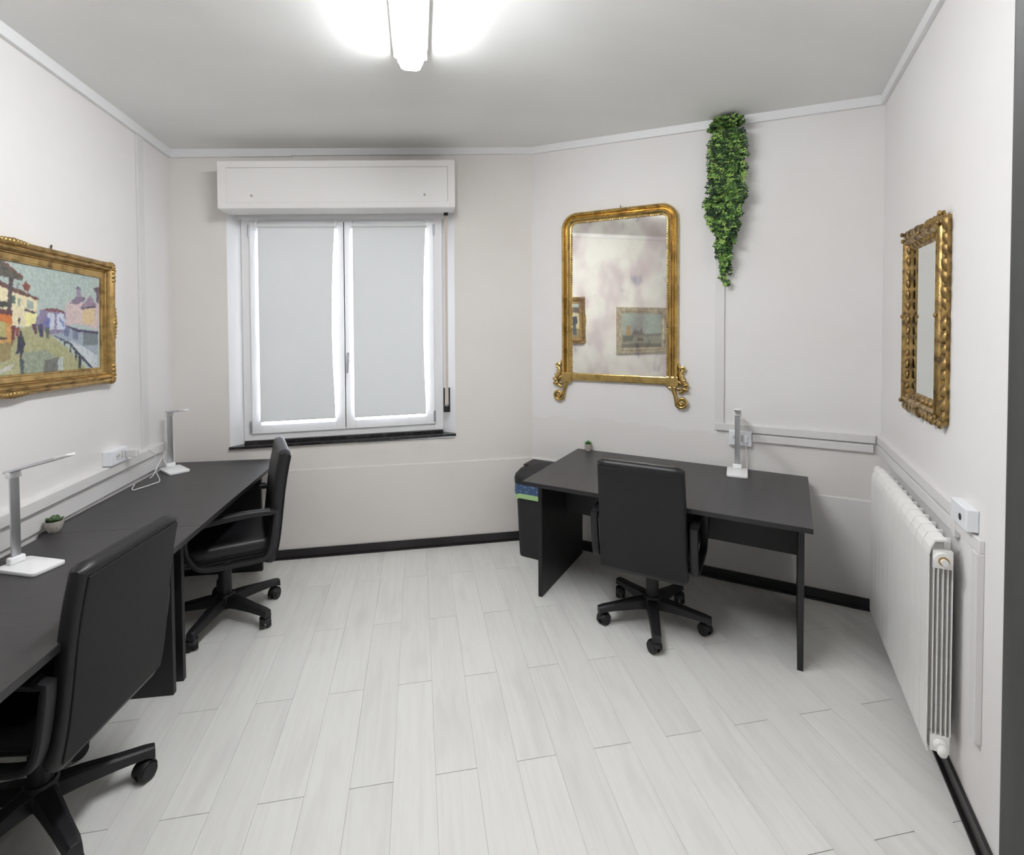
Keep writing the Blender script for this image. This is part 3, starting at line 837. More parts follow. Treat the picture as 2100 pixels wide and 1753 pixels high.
# ------------------------------------------------------------------ little potted succulents
def leaf_mesh(bm, L, w, th, M):
    """thick pointed leaf along local +x"""
    rs = []
    for f, s in ((0.0, 0.35), (0.25, 0.85), (0.55, 1.0), (0.8, 0.7), (1.0, 0.08)):
        rs.append([bm.verts.new(M @ Vector((L * f, w * s * math.cos(q), th * s * math.sin(q) + 0.12 * L * f * f))) for q in np.linspace(0, 2 * PI, 8, endpoint=False)])
    skin(bm, rs)
t = thing('potted_succulent', 'speckled stone pot with broad dark green succulent leaves by the near lamp', 'plant', (-1.590, 2.553, 0.740))
bm = B(); lathe(bm, [(0.019, 0.0), (0.027, 0.012), (0.033, 0.032), (0.0345, 0.050), (0.0315, 0.050), (0.030, 0.040)], seg=24); mk('pot', bm, 'pot_ceramic', t, True)
bm = B(); lathe(bm, [(0.001, 0.044), (0.0305, 0.043)], seg=20, cap=False); mk('soil', bm, 'soil', t)
for az, el, L, w in ((0.3, 0.35, 0.040, 0.019), (1.7, 0.55, 0.036, 0.017), (3.0, 0.30, 0.038, 0.018), (4.2, 0.6, 0.034, 0.016), (5.3, 0.4, 0.040, 0.018), (2.3, 1.0, 0.030, 0.014)):
    bm = B(); leaf_mesh(bm, L, w, 0.006, Matrix.Translation((0, 0, 0.044)) @ Matrix.Rotation(az, 4, 'Z') @ Matrix.Rotation(-el, 4, 'Y')); mk('leaf', bm, 'succulent', t, True)
t = thing('potted_succulent', 'tiny pale pot with a spiky bright green rosette on the rectangular desk', 'plant', (1.200, 3.452, 0.740))
bm = B(); lathe(bm, [(0.018, 0.0), (0.023, 0.010), (0.0265, 0.050), (0.0245, 0.050), (0.024, 0.040)], seg=24); mk('pot', bm, 'pot_ceramic', t, True)
bm = B(); lathe(bm, [(0.001, 0.044), (0.0242, 0.043)], seg=20, cap=False); mk('soil', bm, 'soil', t)
for k in range(13):
    az = k * 2.4; el = 0.35 + 0.09 * k
    bm = B(); leaf_mesh(bm, 0.034 - 0.0006 * k, 0.0065, 0.003, Matrix.Translation((0, 0, 0.045)) @ Matrix.Rotation(az, 4, 'Z') @ Matrix.Rotation(-min(el, 1.35), 4, 'Y')); mk('leaf', bm, 'succulent_bright', t, True)

# ------------------------------------------------------------------ waste bin between desk and corner
du, dw = Vector((0.771, -0.637, 0)), Vector((0.637, 0.771, 0))
bc = Vector(RD) + du * (-0.180) + dw * 0.715
t = thing('waste_bin', 'black swing-lid waste bin with a blue and green bag beside the desk', 'bin', (bc.x - 0.052, bc.y + 0.004, 0), RDA)
def loft(bm, levels, seg=5, cap=True):
    rs = []
    for w, d, r, z, dx, dy in levels:
        rs.append([bm.verts.new((x + dx, y + dy, z)) for x, y in rrect(w, d, r, seg)])
    skin(bm, rs, cap)
bm = B(); loft(bm, [(0.225, 0.235, 0.04, 0.0, 0, 0), (0.232, 0.242, 0.045, 0.012, 0, 0), (0.268, 0.278, 0.05, 0.535, 0, 0)]); mk('body', bm, 'bin_plastic', t, True)
bm = B(); loft(bm, [(0.284, 0.290, 0.055, 0.440, 0, 0), (0.290, 0.296, 0.055, 0.462, 0, 0), (0.286, 0.294, 0.055, 0.528, 0, 0)], cap=False); solid(bm, 0.003); bg = mk('bag', bm, 'bag_blue', t, True)
bm = B(); n = 6
rs = []
for z, o_ in ((0.418, 0.0), (0.434, 0.003), (0.452, 0.004)):
    rs.append([bm.verts.new((x * (1 + 0.0 + o_), y * (1 + o_), z + 0.008 * math.sin(i * 1.3))) for i, (x, y) in enumerate(rrect(0.288, 0.294, 0.055, n))])
skin(bm, rs, False); solid(bm, 0.003); mk('bag_hem', bm, 'bag_green', bg, True)
bm = B(); loft(bm, [(0.272, 0.282, 0.05, 0.522, 0, 0), (0.292, 0.302, 0.06, 0.526, 0, 0), (0.294, 0.304, 0.06, 0.560, 0, 0), (0.282, 0.292, 0.06, 0.585, 0, 0), (0.24, 0.25, 0.06, 0.618, 0.005, 0.01), (0.16, 0.17, 0.05, 0.640, 0.01, 0.015), (0.06, 0.07, 0.02, 0.648, 0.01, 0.015)]); ld = mk('lid', bm, 'bin_plastic', t, True)
bm = B(); box(bm, -0.10, 0.12, -0.06, 0.10, 0.634, 0.643); mk('swing_flap', bm, 'bin_plastic', ld, bevel=0.003)

# ------------------------------------------------------------------ painted canvases (flat paint on a fine grid)
def vnoise(x, y, seed):
    r = np.random.RandomState(seed); g = r.rand(64, 64)
    xi = np.floor(x).astype(int); yi = np.floor(y).astype(int); fx = x - xi; fy = y - yi
    fx = fx * fx * (3 - 2 * fx); fy = fy * fy * (3 - 2 * fy)
    a = g[xi % 64, yi % 64]; b = g[(xi + 1) % 64, yi % 64]; c = g[xi % 64, (yi + 1) % 64]; d = g[(xi + 1) % 64, (yi + 1) % 64]
    return (a * (1 - fx) + b * fx) * (1 - fy) + (c * (1 - fx) + d * fx) * fy

def inside(px, py, poly):
    r = np.zeros(px.shape, bool); n = len(poly)
    for i in range(n):
        (x0, y0), (x1, y1) = poly[i], poly[(i + 1) % n]
        if y0 == y1: continue
        c = ((y0 > py) != (y1 > py)) & (px < (x1 - x0) * (py - y0) / (y1 - y0) + x0)
        r ^= c
    return r

def paint(cols, rows, w, h, base, shapes, jit, seed):
    X, Y = np.meshgrid((np.arange(cols) + 0.5) * w / cols, (np.arange(rows) + 0.5) * h / rows)
    jx = X + (vnoise(X * 1.6, Y * 1.6, seed) - 0.5) * jit * 2 + (vnoise(X * 4, Y * 4, seed + 1) - 0.5) * jit
    jy = Y + (vnoise(X * 1.6, Y * 1.6, seed + 2) - 0.5) * jit * 2 + (vnoise(X * 4, Y * 4, seed + 3) - 0.5) * jit
    img = np.zeros((rows, cols, 3)); img[:] = base
    for c, poly in shapes:
        m = inside(jx, jy, poly)
        # brush streaks inside each patch of colour
        st = (vnoise(X * 2.2 + Y * 0.6, Y * 0.9, hash(c) % 97) - 0.5) * 30 + (vnoise(X * 5, Y * 5, seed + 9) - 0.5) * 16
        img[m] = (np.array(c) + st[..., None] * np.array((1.0, 0.97, 0.9)))[m]
    st = (vnoise(X * 0.8, Y * 1.3, seed + 5) - 0.5) * 14
    return np.clip(img + st[..., None], 12, 245)

def soften(a):
    p = np.pad(a, ((1, 1), (1, 1), (0, 0)), 'edge')
    return (p[:-2, 1:-1] + p[2:, 1:-1] + p[1:-1, :-2] + p[1:-1, 2:] + 2 * p[1:-1, 1:-1]) / 6

def canvas(name, img, x0, z0, w, h, y, parent):
    rows, cols, _ = img.shape
    xs = x0 + np.arange(cols + 1) * w / cols; zs_ = z0 + np.arange(rows + 1) * h / rows
    X, Z = np.meshgrid(xs, zs_)
    v = np.stack([X.ravel(), np.full(X.size, y), Z.ravel()], 1)
    a = (np.arange(rows)[:, None] * (cols + 1) + np.arange(cols)[None]).ravel()
    f = np.stack([a, a + 1, a + cols + 2, a + cols + 1], 1)
    me = bpy.data.meshes.new(name); me.from_pydata(v.tolist(), [], f.tolist())
    c = img.reshape(-1, 3) / 255.0
    lin = np.where(c <= 0.04045, c / 12.92, ((c + 0.055) / 1.055) ** 2.4)
    at = me.color_attributes.new('paint', 'FLOAT_COLOR', 'CORNER')
    buf = np.ones((f.shape[0], 4, 4), np.float32); buf[:, :, :3] = lin[:, None, :]
    at.data.foreach_set('color', buf.ravel())
    me.materials.append(MATS['oil_canvas'])
    o = bpy.data.objects.new(name, me); COL.objects.link(o); o.parent = parent
    return o

PAINT = [((176,190,184),[(60.2,47.2),(117.3,47.4),(116.8,31.8),(91.2,29.9),(75.8,33.1),(67.2,41.3)]),
         ((96,92,84),[(52.9,47.1),(55.8,47.3),(67.5,42.0),(66.1,40.4),(61.0,40.9),(52.7,40.7)]),
         ((120,80,70),[(55.8,47.3),(58.2,47.1),(67.5,42.0),(66.9,41.3)]),
         ((110,80,75),[(52.7,40.3),(62.4,37.0),(76.1,33.5),(75.5,32.6),(62.3,35.0),(52.6,37.8)]),
         ((226,214,178),[(52.6,37.8),(62.3,35.0),(75.2,32.6),(73.7,22.2),(68.6,20.5),(61.3,21.2),(61.5,26.9),(52.3,27.7)]),
         ((232,226,160),[(68.3,26.9),(74.5,26.9),(74.0,22.2),(68.6,20.5)]),
         ((90,72,80),[(67.8,28.6),(74.5,27.1),(74.1,26.4),(67.8,27.5)]),
         ((90,110,100),[(61.2,33.7),(63.0,33.7),(62.9,30.7),(61.1,30.3)]),
         ((150,165,150),[(64.3,32.8),(65.8,32.5),(65.6,29.4),(64.2,29.3)]),
         ((160,175,165),[(69.1,32.4),(72.6,31.7),(72.5,28.5),(68.9,28.6)]),
         ((80,80,90),[(64.5,24.4),(65.6,24.5),(65.3,21.4),(64.3,21.3)]),
         ((130,80,70),[(66.9,38.6),(68.8,40.1),(70.9,38.7),(70.0,35.6),(67.8,36.5)]),
         ((140,140,140),[(63.9,39.3),(65.1,39.2),(65.0,36.5),(63.8,36.8)]),
         ((92,82,84),[(60.0,40.7),(62.2,41.0),(60.9,26.8),(59.0,27.1)]),
         ((70,75,65),[(52.4,30.2),(55.2,30.9),(59.6,30.7),(59.5,28.7),(52.3,28.3)]),
         ((104,72,74),[(52.3,28.1),(61.5,27.1),(61.4,24.8),(52.2,25.8)]),
         ((200,118,62),[(52.2,26.2),(61.4,25.2),(61.3,21.2),(52.1,21.5)]),
         ((196,150,92),[(52.1,21.9),(61.3,21.6),(61.0,13.5),(51.8,12.6)]),
         ((150,136,96),[(51.8,13.4),(61.0,13.9),(60.8,7.0),(51.5,4.1)]),
         ((176,170,116),[(53.8,23.2),(57.8,22.4),(58.1,16.3),(53.3,16.2)]),
         ((84,72,70),[(52.8,16.3),(58.9,16.1),(58.6,15.1),(52.8,15.1)]),
         ((168,166,126),[(61.2,19.6),(68.6,20.5),(73.7,21.7),(81.8,17.6),(94.5,10.1),(106.3,0.2),(71.8,-0.5),(51.3,-0.9),(51.5,3.7),(60.8,7.0)]),
         ((146,154,134),[(66.6,9.4),(79.1,10.5),(87.7,5.5),(89.4,-0.0),(66.3,-0.6)]),
         ((112,112,108),[(79.0,5.3),(87.7,7.4),(86.8,-0.2),(78.2,-0.1)]),
         ((178,188,186),[(87.0,6.0),(90.3,6.8),(90.1,-0.0),(87.1,-0.1)]),
         ((190,190,184),[(51.4,1.8),(62.8,5.0),(60.7,2.6),(51.3,-0.5)]),
         ((84,92,100),[(65.0,6.5),(67.5,6.4),(67.3,-0.3),(65.5,-0.3)]),
         ((158,168,180),[(81.8,17.6),(92.2,21.7),(115.5,18.5),(114.8,0.3),(110.8,0.4),(97.3,12.4)]),
         ((110,120,150),[(91.2,21.3),(94.9,20.8),(93.7,16.5),(91.0,17.0)]),
         ((120,128,148),[(96.9,20.5),(101.1,19.6),(100.2,14.8),(96.7,15.3)]),
         ((120,128,130),[(104.0,18.8),(115.4,18.0),(115.2,12.4),(104.5,12.0)]),
         ((196,202,206),[(94.6,14.8),(104.4,11.5),(115.0,6.9),(114.8,0.3),(111.2,0.5),(100.7,9.5)]),
         ((140,130,156),[(74.1,24.1),(76.8,28.1),(80.4,29.1),(86.6,29.5),(91.1,28.5),(93.0,26.8),(92.1,20.3),(90.7,18.4),(81.8,17.6),(73.7,21.7)]),
         ((128,84,92),[(76.8,28.3),(80.4,29.2),(86.6,29.7),(91.1,28.6),(90.4,27.5),(84.7,28.3),(80.4,28.0)]),
         ((196,200,212),[(80.3,26.5),(82.2,27.6),(84.3,27.3),(85.2,25.9),(85.0,20.0),(81.9,19.4),(81.1,22.9)]),
         ((110,116,170),[(80.3,25.6),(82.1,24.8),(81.9,19.8),(78.4,22.0)]),
         ((196,204,216),[(86.5,26.8),(88.8,27.8),(91.1,27.1),(91.8,24.4),(91.5,19.7),(86.3,19.6)]),
         ((130,138,190),[(88.1,25.6),(91.2,23.0),(90.8,20.7),(88.3,23.8)]),
         ((206,186,184),[(91.9,31.4),(95.3,34.0),(102.3,33.6),(113.7,34.7),(116.4,33.9),(115.9,20.1),(101.2,22.9),(92.2,22.1)]),
         ((214,190,150),[(103.7,30.3),(112.8,31.5),(112.4,22.5),(103.4,23.5)]),
         ((134,118,136),[(94.6,32.5),(99.6,36.3),(105.7,36.6),(105.3,34.8),(100.1,32.5)]),
         ((150,130,146),[(102.2,31.2),(109.9,37.8),(112.9,34.5),(114.4,32.9),(102.9,30.5)]),
         ((84,76,96),[(103.0,31.0),(114.0,32.9),(114.0,31.9),(102.9,30.2)]),
         ((160,146,164),[(99.7,40.1),(101.9,40.3),(103.2,36.6),(99.6,36.0)]),
         ((100,92,112),[(99.2,40.0),(100.8,41.6),(102.6,40.4)]),
         ((110,92,104),[(112.0,41.5),(116.8,43.3),(116.4,33.9),(114.1,34.7),(114.3,39.7)]),
         ((70,64,90),[(92.2,22.1),(101.1,20.1),(115.5,19.3),(115.4,18.0),(101.1,18.9),(92.2,21.4)]),
         ((62,58,84),[(82.1,17.8),(86.8,16.4),(95.9,13.1),(101.4,8.1),(111.6,0.4),(110.1,0.2),(100.3,7.4),(95.2,12.4),(86.8,15.7)]),
         ((62,70,70),[(90.9,14.7),(91.8,14.5),(91.6,11.9),(90.8,12.1)]),
         ((62,70,70),[(94.9,13.1),(96.1,12.8),(95.8,8.6),(94.8,8.9)]),
         ((62,70,70),[(98.6,10.0),(99.9,9.5),(99.4,4.8),(98.4,5.2)]),
         ((56,62,66),[(100.8,7.6),(103.0,7.1),(102.3,0.3),(100.8,0.4)]),
         ((92,66,84),[(71.7,21.6),(74.3,22.2),(74.7,17.9),(73.5,17.5)]),
         ((76,76,104),[(74.8,21.7),(78.4,22.6),(78.2,16.3),(76.4,15.8)]),
         ((90,100,92),[(79.2,20.9),(81.9,20.3),(81.7,15.4),(79.9,15.9)]),
         ((112,64,66),[(61.0,20.6),(63.3,21.1),(62.4,15.1),(61.0,12.7)]),
         ((130,70,72),[(63.4,20.3),(65.0,20.5),(64.8,16.0),(63.3,16.4)]),
         ((54,56,74),[(64.2,16.0),(65.6,17.1),(66.9,16.6),(68.1,13.2),(66.9,9.1),(63.2,9.2),(64.1,12.3)]),
         ((50,44,58),[(65.2,18.5),(66.4,18.5),(66.5,16.8),(65.2,16.9)]),
         ((80,72,76),[(65.1,9.1),(66.6,9.2),(66.4,6.3),(65.5,6.3)])]

left_half = [((206, 196, 160), [(0, 0), (53, 0), (53, 50), (0, 50)]), ((150, 136, 96), [(0, 0), (53, 0), (53, 14), (20, 16), (0, 12)]),
             ((200, 128, 72), [(26, 16), (53, 14), (53, 31), (26, 30)]), ((104, 90, 84), [(0, 34), (53, 40), (53, 50), (0, 50)]), ((176, 190, 184), [(0, 42), (24, 44), (24, 50), (0, 50)]),
             ((84, 90, 100), [(5, 4), (12, 4), (10, 26), (6, 26)]), ((60, 62, 84), [(3, 20), (14, 17), (13, 29), (4, 30)]), ((214, 202, 130), [(15, 24), (26, 25), (25, 38), (15, 38)]),
             ((188, 110, 60), [(36, 18), (46, 18), (46, 28), (36, 28)])]
PW, PH = 1.155, 0.470
img = soften(paint(420, 190, 117.0, 48.0, (176, 190, 184), left_half + PAINT, 0.38, 11))

def rect_path(x0, x1, z0, z1): return [(x0, z0), (x1, z0), (x1, z1), (x0, z1)]
def leafy(bm, c, s, ang, flat=0.5, y=-0.03, n=5):
    """little carved acanthus fan around c in the wall plane"""
    for k in range(n):
        a = ang + (k - (n - 1) / 2) * 0.5
        M = Matrix.Rotation(-a, 4, 'Y')
        blob(bm, (c[0] + math.cos(a) * s * 0.8, y, c[1] + math.sin(a) * s * 0.8), s, s * flat, s * 0.32, 8, 5, M)

t = thing('framed_painting', 'oil painting of a canal street with a bridge in a carved gilt frame', 'painting', wl('L', -1.385, 0.0, 1.684), ANG['L'])
t.rotation_euler = (0, 0.028, ANG['L'])
hw, hh = 0.685, 0.322
bm = B()
frame_sweep(bm, rect_path(-hw, hw, -hh, hh), [(0, 0), (0, -0.022), (0.004, -0.034), (0.010, -0.041), (0.017, -0.043), (0.023, -0.039), (0.027, -0.031), (0.030, -0.031), (0.034, -0.040), (0.040, -0.042), (0.045, -0.036), (0.050, -0.020), (0.0535, -0.018), (0.056, -0.023), (0.059, -0.018), (0.080, -0.013), (0.0825, -0.018), (0.088, -0.017), (0.090, -0.010), (0.090, 0)])
fr = mk('frame', bm, 'gold_picture', t, True)
for (x, z, a) in ((hw - 0.02, hh - 0.02, PI / 4), (hw - 0.02, -hh + 0.02, -PI / 4), (-hw + 0.02, hh - 0.02, 3 * PI / 4), (-hw + 0.02, -hh + 0.02, -3 * PI / 4)):
    bm = B(); leafy(bm, (x - math.cos(a) * 0.02, z - math.sin(a) * 0.02), 0.022, a, 0.6, -0.034, 5)
    for s in (-1, 1):
        for k in range(3):
            if s > 0: q = (x - math.copysign(0.03 + 0.022 * k, math.cos(a)), z + math.copysign(0.004, math.sin(a)))
            else: q = (x + math.copysign(0.004, math.cos(a)), z - math.copysign(0.03 + 0.022 * k, math.sin(a)))
            blob(bm, (q[0], -0.036, q[1]), 0.014, 0.010, 0.014, 8, 5)
    mk('corner_carving', bm, 'gold_picture', fr, True)
for (x, z, hor) in ((hw - 0.008, 0.0, 0), (-hw + 0.008, 0.0, 0), (0.0, hh - 0.010, 1), (0.0, -hh + 0.010, 1)):
    bm = B()
    for k in range(-4, 5):
        c = (x + 0.019 * k, z) if hor else (x, z + 0.019 * k)
        s = 0.015 - 0.0016 * abs(k)
        blob(bm, (c[0], -0.037, c[1]), s * (1 if hor else 1.1), s * 0.8, s * (1.1 if hor else 1), 8, 5)
    mk('side_carving', bm, 'gold_picture', fr, True)
canvas('canvas', img, -PW / 2 - 0.02, -0.236, PW + 0.04, 0.472, -0.010, t)
bm = B(); box(bm, -hw + 0.02, hw - 0.02, -0.008, 0.0, -hh + 0.02, hh - 0.02); mk('backing', bm, 'dark_gap', t)
bm = B(); tube(bm, [(0.26, -0.004, hh - 0.002), (0.26, -0.006, hh + 0.016), (0.255, -0.010, hh + 0.020)], 0.0035, 8); mk('hanging_hook', bm, 'hook_metal', t, True)

# second picture on the left wall, seen in the arched mirror
shp = [((168, 178, 172), [(0, 22), (80, 22), (80, 60), (0, 60)]), ((150, 152, 140), [(0, 0), (80, 0), (80, 22), (0, 22)]),
       ((176, 148, 110), [(10, 20), (19, 20), (17, 33), (13, 37), (10, 32)]), ((128, 126, 122), [(20, 21), (23, 27), (26, 30), (30, 27), (34, 28), (36, 24), (40, 34), (41, 24), (46, 22), (46, 20)]),
       ((110, 112, 104), [(4, 10), (22, 12), (24, 20), (4, 19)]), ((108, 100, 92), [(30, 12), (44, 11), (42, 15), (33, 16)]), ((126, 128, 122), [(46, 18), (80, 19), (80, 23), (46, 22)]),
       ((120, 116, 108), [(0, 0), (80, 0), (80, 6), (40, 8), (0, 6)])]
shp = [(c, [(80 - x, y) for x, y in pl]) for c, pl in shp]
img2 = soften(soften(paint(160, 110, 80.0, 56.0, (168, 178, 172), shp, 0.8, 23)))
t = thing('framed_painting', 'harbour view in a grey wooden frame, reflected in the arched mirror', 'painting', wl('L', -3.06, 0.0, 1.555), ANG['L'])
bm = B(); frame_sweep(bm, rect_path(-0.45, 0.45, -0.335, 0.335), [(0, 0), (0, -0.030), (0.012, -0.034), (0.040, -0.022), (0.052, -0.030), (0.070, -0.016), (0.085, -0.016), (0.085, 0)]); mk('frame', bm, 'silver_leaf', t, True)
canvas('canvas', img2, -0.375, -0.26, 0.75, 0.52, -0.010, t)
bm = B(); box(bm, -0.43, 0.43, -0.008, 0.0, -0.315, 0.315); mk('backing', bm, 'dark_gap', t)

# ------------------------------------------------------------------ arched gilt mirror
mx0, mx1, mz1 = 0.254, 1.084, 1.222
t = thing('gilt_mirror', 'large antique gilt mirror with rounded top corners and scroll feet', 'mirror', wl('M', 0, 0, 1.236), ANG['M'])
path = [(mx1, 0.05)]
R_ = 0.115
for k in range(9):
    a = k * PI / 16; path.append((mx1 - R_ + R_ * math.cos(a), mz1 - R_ + R_ * math.sin(a)))
for k in range(9):
    a = PI / 2 + k * PI / 16; path.append((mx0 + R_ + R_ * math.cos(a), mz1 - R_ + R_ * math.sin(a)))
path.append((mx0, 0.05))
bm = B(); frame_sweep(bm, path, [(0, 0), (0, -0.018), (0.004, -0.030), (0.010, -0.038), (0.017, -0.041), (0.023, -0.037), (0.026, -0.030), (0.028, -0.023), (0.032, -0.020), (0.038, -0.022), (0.041, -0.030), (0.044, -0.037), (0.049, -0.041), (0.055, -0.039), (0.059, -0.032), (0.061, -0.022), (0.065, -0.019), (0.074, -0.018), (0.078, -0.008), (0.078, 0)], closed=False)
fr = mk('frame', bm, 'gold', t, True)
bm = B(); box(bm, mx0 + 0.07, mx1 - 0.07, -0.026, 0, 0.004, 0.056); mk('bottom_rail', bm, 'gold', t, bevel=0.005)
for x in (mx0 - 0.002, mx1 - 0.080):
    bm = B(); box(bm, x, x + 0.082, -0.036, 0, -0.006, 0.062); mk('corner_block', bm, 'gold', t, bevel=0.006)
# beaded inner edge
bm = B()
bp = [(mx1 - 0.074, 0.06 + 0.0165 * k) for k in range(62)] + [(mx0 + 0.074, 0.06 + 0.0165 * k) for k in range(62)] + [(mx0 + 0.12 + 0.0165 * k, mz1 - 0.074) for k in range(37)]
for x, z in bp:
    c = bmesh.ops.create_cube(bm, size=1.0)
    bmesh.ops.transform(bm, matrix=Matrix.Translation((x, -0.018, z)) @ Matrix.Rotation(0.785, 4, 'Y') @ Matrix.Diagonal((0.0075, 0.008, 0.0075, 1)), verts=c['verts'])
o = mk('bead_moulding', bm, 'gold_old', t); o['kind'] = 'stuff'
bm = B(); r_ = 0.05; pl = [(mx0 + 0.07, 0.05), (mx1 - 0.07, 0.05)]
for k in range(7):
    a = k * PI / 12; pl.append((mx1 - 0.07 - r_ + r_ * math.cos(a), mz1 - 0.07 - r_ + r_ * math.sin(a)))
for k in range(7):
    a = PI / 2 + k * PI / 12; pl.append((mx0 + 0.07 + r_ + r_ * math.cos(a), mz1 - 0.07 - r_ + r_ * math.sin(a)))
f_ = [bm.verts.new((x, -0.008, z)) for x, z in pl]; b_ = [bm.verts.new((x, -0.002, z)) for x, z in pl]
bm.faces.new(f_); bm.faces.new(b_[::-1])
for i in range(len(pl)): bm.faces.new((f_[i], b_[i], b_[(i + 1) % len(pl)], f_[(i + 1) % len(pl)]))
mk('mirror_glass', bm, 'mirror_antique', t, label='foxed and clouded old mirror glass')
bm = B(); tube(bm, [(0.69, -0.004, mz1 - 0.004), (0.69, -0.008, mz1 + 0.018)], 0.003, 8); mk('hanging_hook', bm, 'hook_metal', t, True)
def scroll(side):
    """carved foot: big volute below, leaves at the side, small volute on top; side = +1 right, -1 left"""
    x0 = mx1 if side > 0 else mx0
    g = lambda a, z, y=-0.02: (x0 + side * a, y, z)
    bm = B()
    # lower volute
    pts, rad = [], []
    for k in range(34):
        th = -2.6 + k * 0.30; r = 0.040 * (1 - k / 38)
        pts.append(g(0.024 + r * math.cos(th), -0.108 + r * math.sin(th), -0.022 - 0.010 * k / 34)); rad.append(0.0115 - 0.004 * k / 34)
    lead = [g(-0.035, -0.004), g(-0.030, -0.035), g(-0.018, -0.070)]
    P = spline(lead + [pts[0]], 4)[:-1]
    tube(bm, P + [Vector(p) for p in pts], [0.016 - 0.0045 * i / len(P) for i in range(len(P))] + rad, 10)
    blob(bm, g(0.024, -0.108, -0.030), 0.011, 0.010, 0.011, 10, 6)
    v_ = mk('lower_volute', bm, 'gold', t, True)
    # body and acanthus leaves
    bm = B()
    tube(bm, spline([g(0.000, -0.045), g(0.034, -0.030), g(0.042, 0.010), g(0.022, 0.045), g(0.018, 0.080), g(0.032, 0.105)], 6), [0.010 + 0.008 * math.sin(PI * i / 30) for i in range(31)], 10)
    for a, z, s, an in ((0.046, -0.022, 0.020, -0.3), (0.050, 0.006, 0.020, 0.3), (0.040, 0.034, 0.017, 0.9), (0.026, 0.064, 0.015, 0.5), (0.012, 0.020, 0.016, 2.2), (0.006, -0.020, 0.016, 2.8)):
        M = Matrix.Rotation(-(an if side > 0 else PI - an), 4, 'Y')
        blob(bm, g(a, z, -0.028), s * 1.15, s * 0.6, s * 0.62, 10, 6, M)
    mk('acanthus_leaf', bm, 'gold', t, True)
    bm = B(); pts = []
    for k in range(22):
        th = 2.9 - k * 0.36; r = 0.019 * (1 - k / 26)
        pts.append(g(0.030 + r * math.cos(th), 0.108 + r * math.sin(th), -0.020 - 0.006 * k / 22))
    tube(bm, pts, [0.008 - 0.002 * k / 22 for k in range(22)], 8)
    tube(bm, spline([g(0.014, 0.110), g(0.004, 0.130), g(0.004, 0.150)], 5), [0.010 - 0.0006 * k for k in range(11)], 8)
    mk('upper_volute', bm, 'gold', t, True)
    bm = B()
    tube(bm, spline([g(-0.015, -0.010), g(-0.050, -0.014), g(-0.070, -0.006), g(-0.074, 0.000)], 5), [0.010, 0.010, 0.010, 0.0095, 0.009, 0.009, 0.009, 0.0085, 0.008, 0.008, 0.0075, 0.007, 0.0065, 0.006, 0.005, 0.004], 8)
    mk('inner_tendril', bm, 'gold', t, True)
scroll(1); scroll(-1)

# ------------------------------------------------------------------ carved gilt mirror on the right wall
sx0, sx1, sz0, sz1 = 0.555, 1.108, 1.262, 2.054
t = thing('carved_mirror', 'small wall mirror in a deeply carved leafy gilt frame above the radiator', 'mirror', wl('R', 0, 0, 0), ANG['R'])
FWm = 0.084
bm = B(); frame_sweep(bm, rect_path(sx0, sx1, sz0, sz1), [(0.006, 0), (0.004, -0.014), (0.012, -0.024), (0.026, -0.022), (0.034, -0.034), (0.042, -0.038), (0.050, -0.032), (0.056, -0.020), (0.066, -0.022), (0.076, -0.014), (FWm, -0.008), (FWm, 0)])
fr = mk('frame', bm, 'gold_old', t, True)
bm = B(); box(bm, sx0 + 0.07, sx1 - 0.07, -0.009, -0.002, sz0 + 0.07, sz1 - 0.07); mk('mirror_glass', bm, 'mirror_plain', t)
bm = B()
for f, s in ((0.0, 0.3), (0.2, 0.9), (0.5, 1.0), (0.8, 0.75), (1.0, 0.15)):
    pass
rs = []
for f, s, y in ((0.0, 0.45, -0.002), (0.25, 0.85, -0.008), (0.55, 1.0, -0.011), (0.85, 0.85, -0.012), (1.0, 0.35, -0.008)):
    rs.append([bm.verts.new((0.019 * s * math.cos(q), y * (0.25 + 0.75 * max(0, math.sin(q))), 0.050 * (f - 0.4))) for q in np.linspace(0, PI, 7)])
skin(bm, rs, True)
leaf0 = mk('carved_leaf', bm, 'gold_old', None, True); leaf_me = leaf0.data; bpy.data.objects.remove(leaf0)
def carve(x, z, ang, sc, y):
    o = bpy.data.objects.new('carved_leaf', leaf_me); COL.objects.link(o); o.parent = fr
    o.location = (x, y, z); o.rotation_euler = (0, ang, 0); o.scale = (sc, sc * 1.2, sc)
nv = 15
for k in range(nv):
    z = sz0 + 0.045 + (sz1 - sz0 - 0.09) * k / (nv - 1)
    up = 0.0 if z > (sz0 + sz1) / 2 else PI
    for x in (sx0 + 0.008, sx1 - 0.008): carve(x, z + random.uniform(-0.006, 0.006), up, random.uniform(0.95, 1.25), -0.014)
    for x in (sx0 + 0.062, sx1 - 0.062): carve(x, z + 0.012, up, random.uniform(0.7, 0.95), -0.018)
nh = 10
for k in range(nh):
    x = sx0 + 0.045 + (sx1 - sx0 - 0.09) * k / (nh - 1)
    sg = PI / 2 if x > (sx0 + sx1) / 2 else -PI / 2
    for z in (sz0 + 0.006, sz1 - 0.006): carve(x, z, sg, random.uniform(0.95, 1.3), -0.014)
    if 1 < k < nh - 2:
        for z in (sz0 + 0.062, sz1 - 0.062): carve(x, z, sg, 0.75, -0.018)
def knob(x, z, r):
    bm = B(); blob(bm, (x, -0.036, z), r, r * 0.8, r, 10, 6); mk('carved_knob', bm, 'gold_old', fr, True)
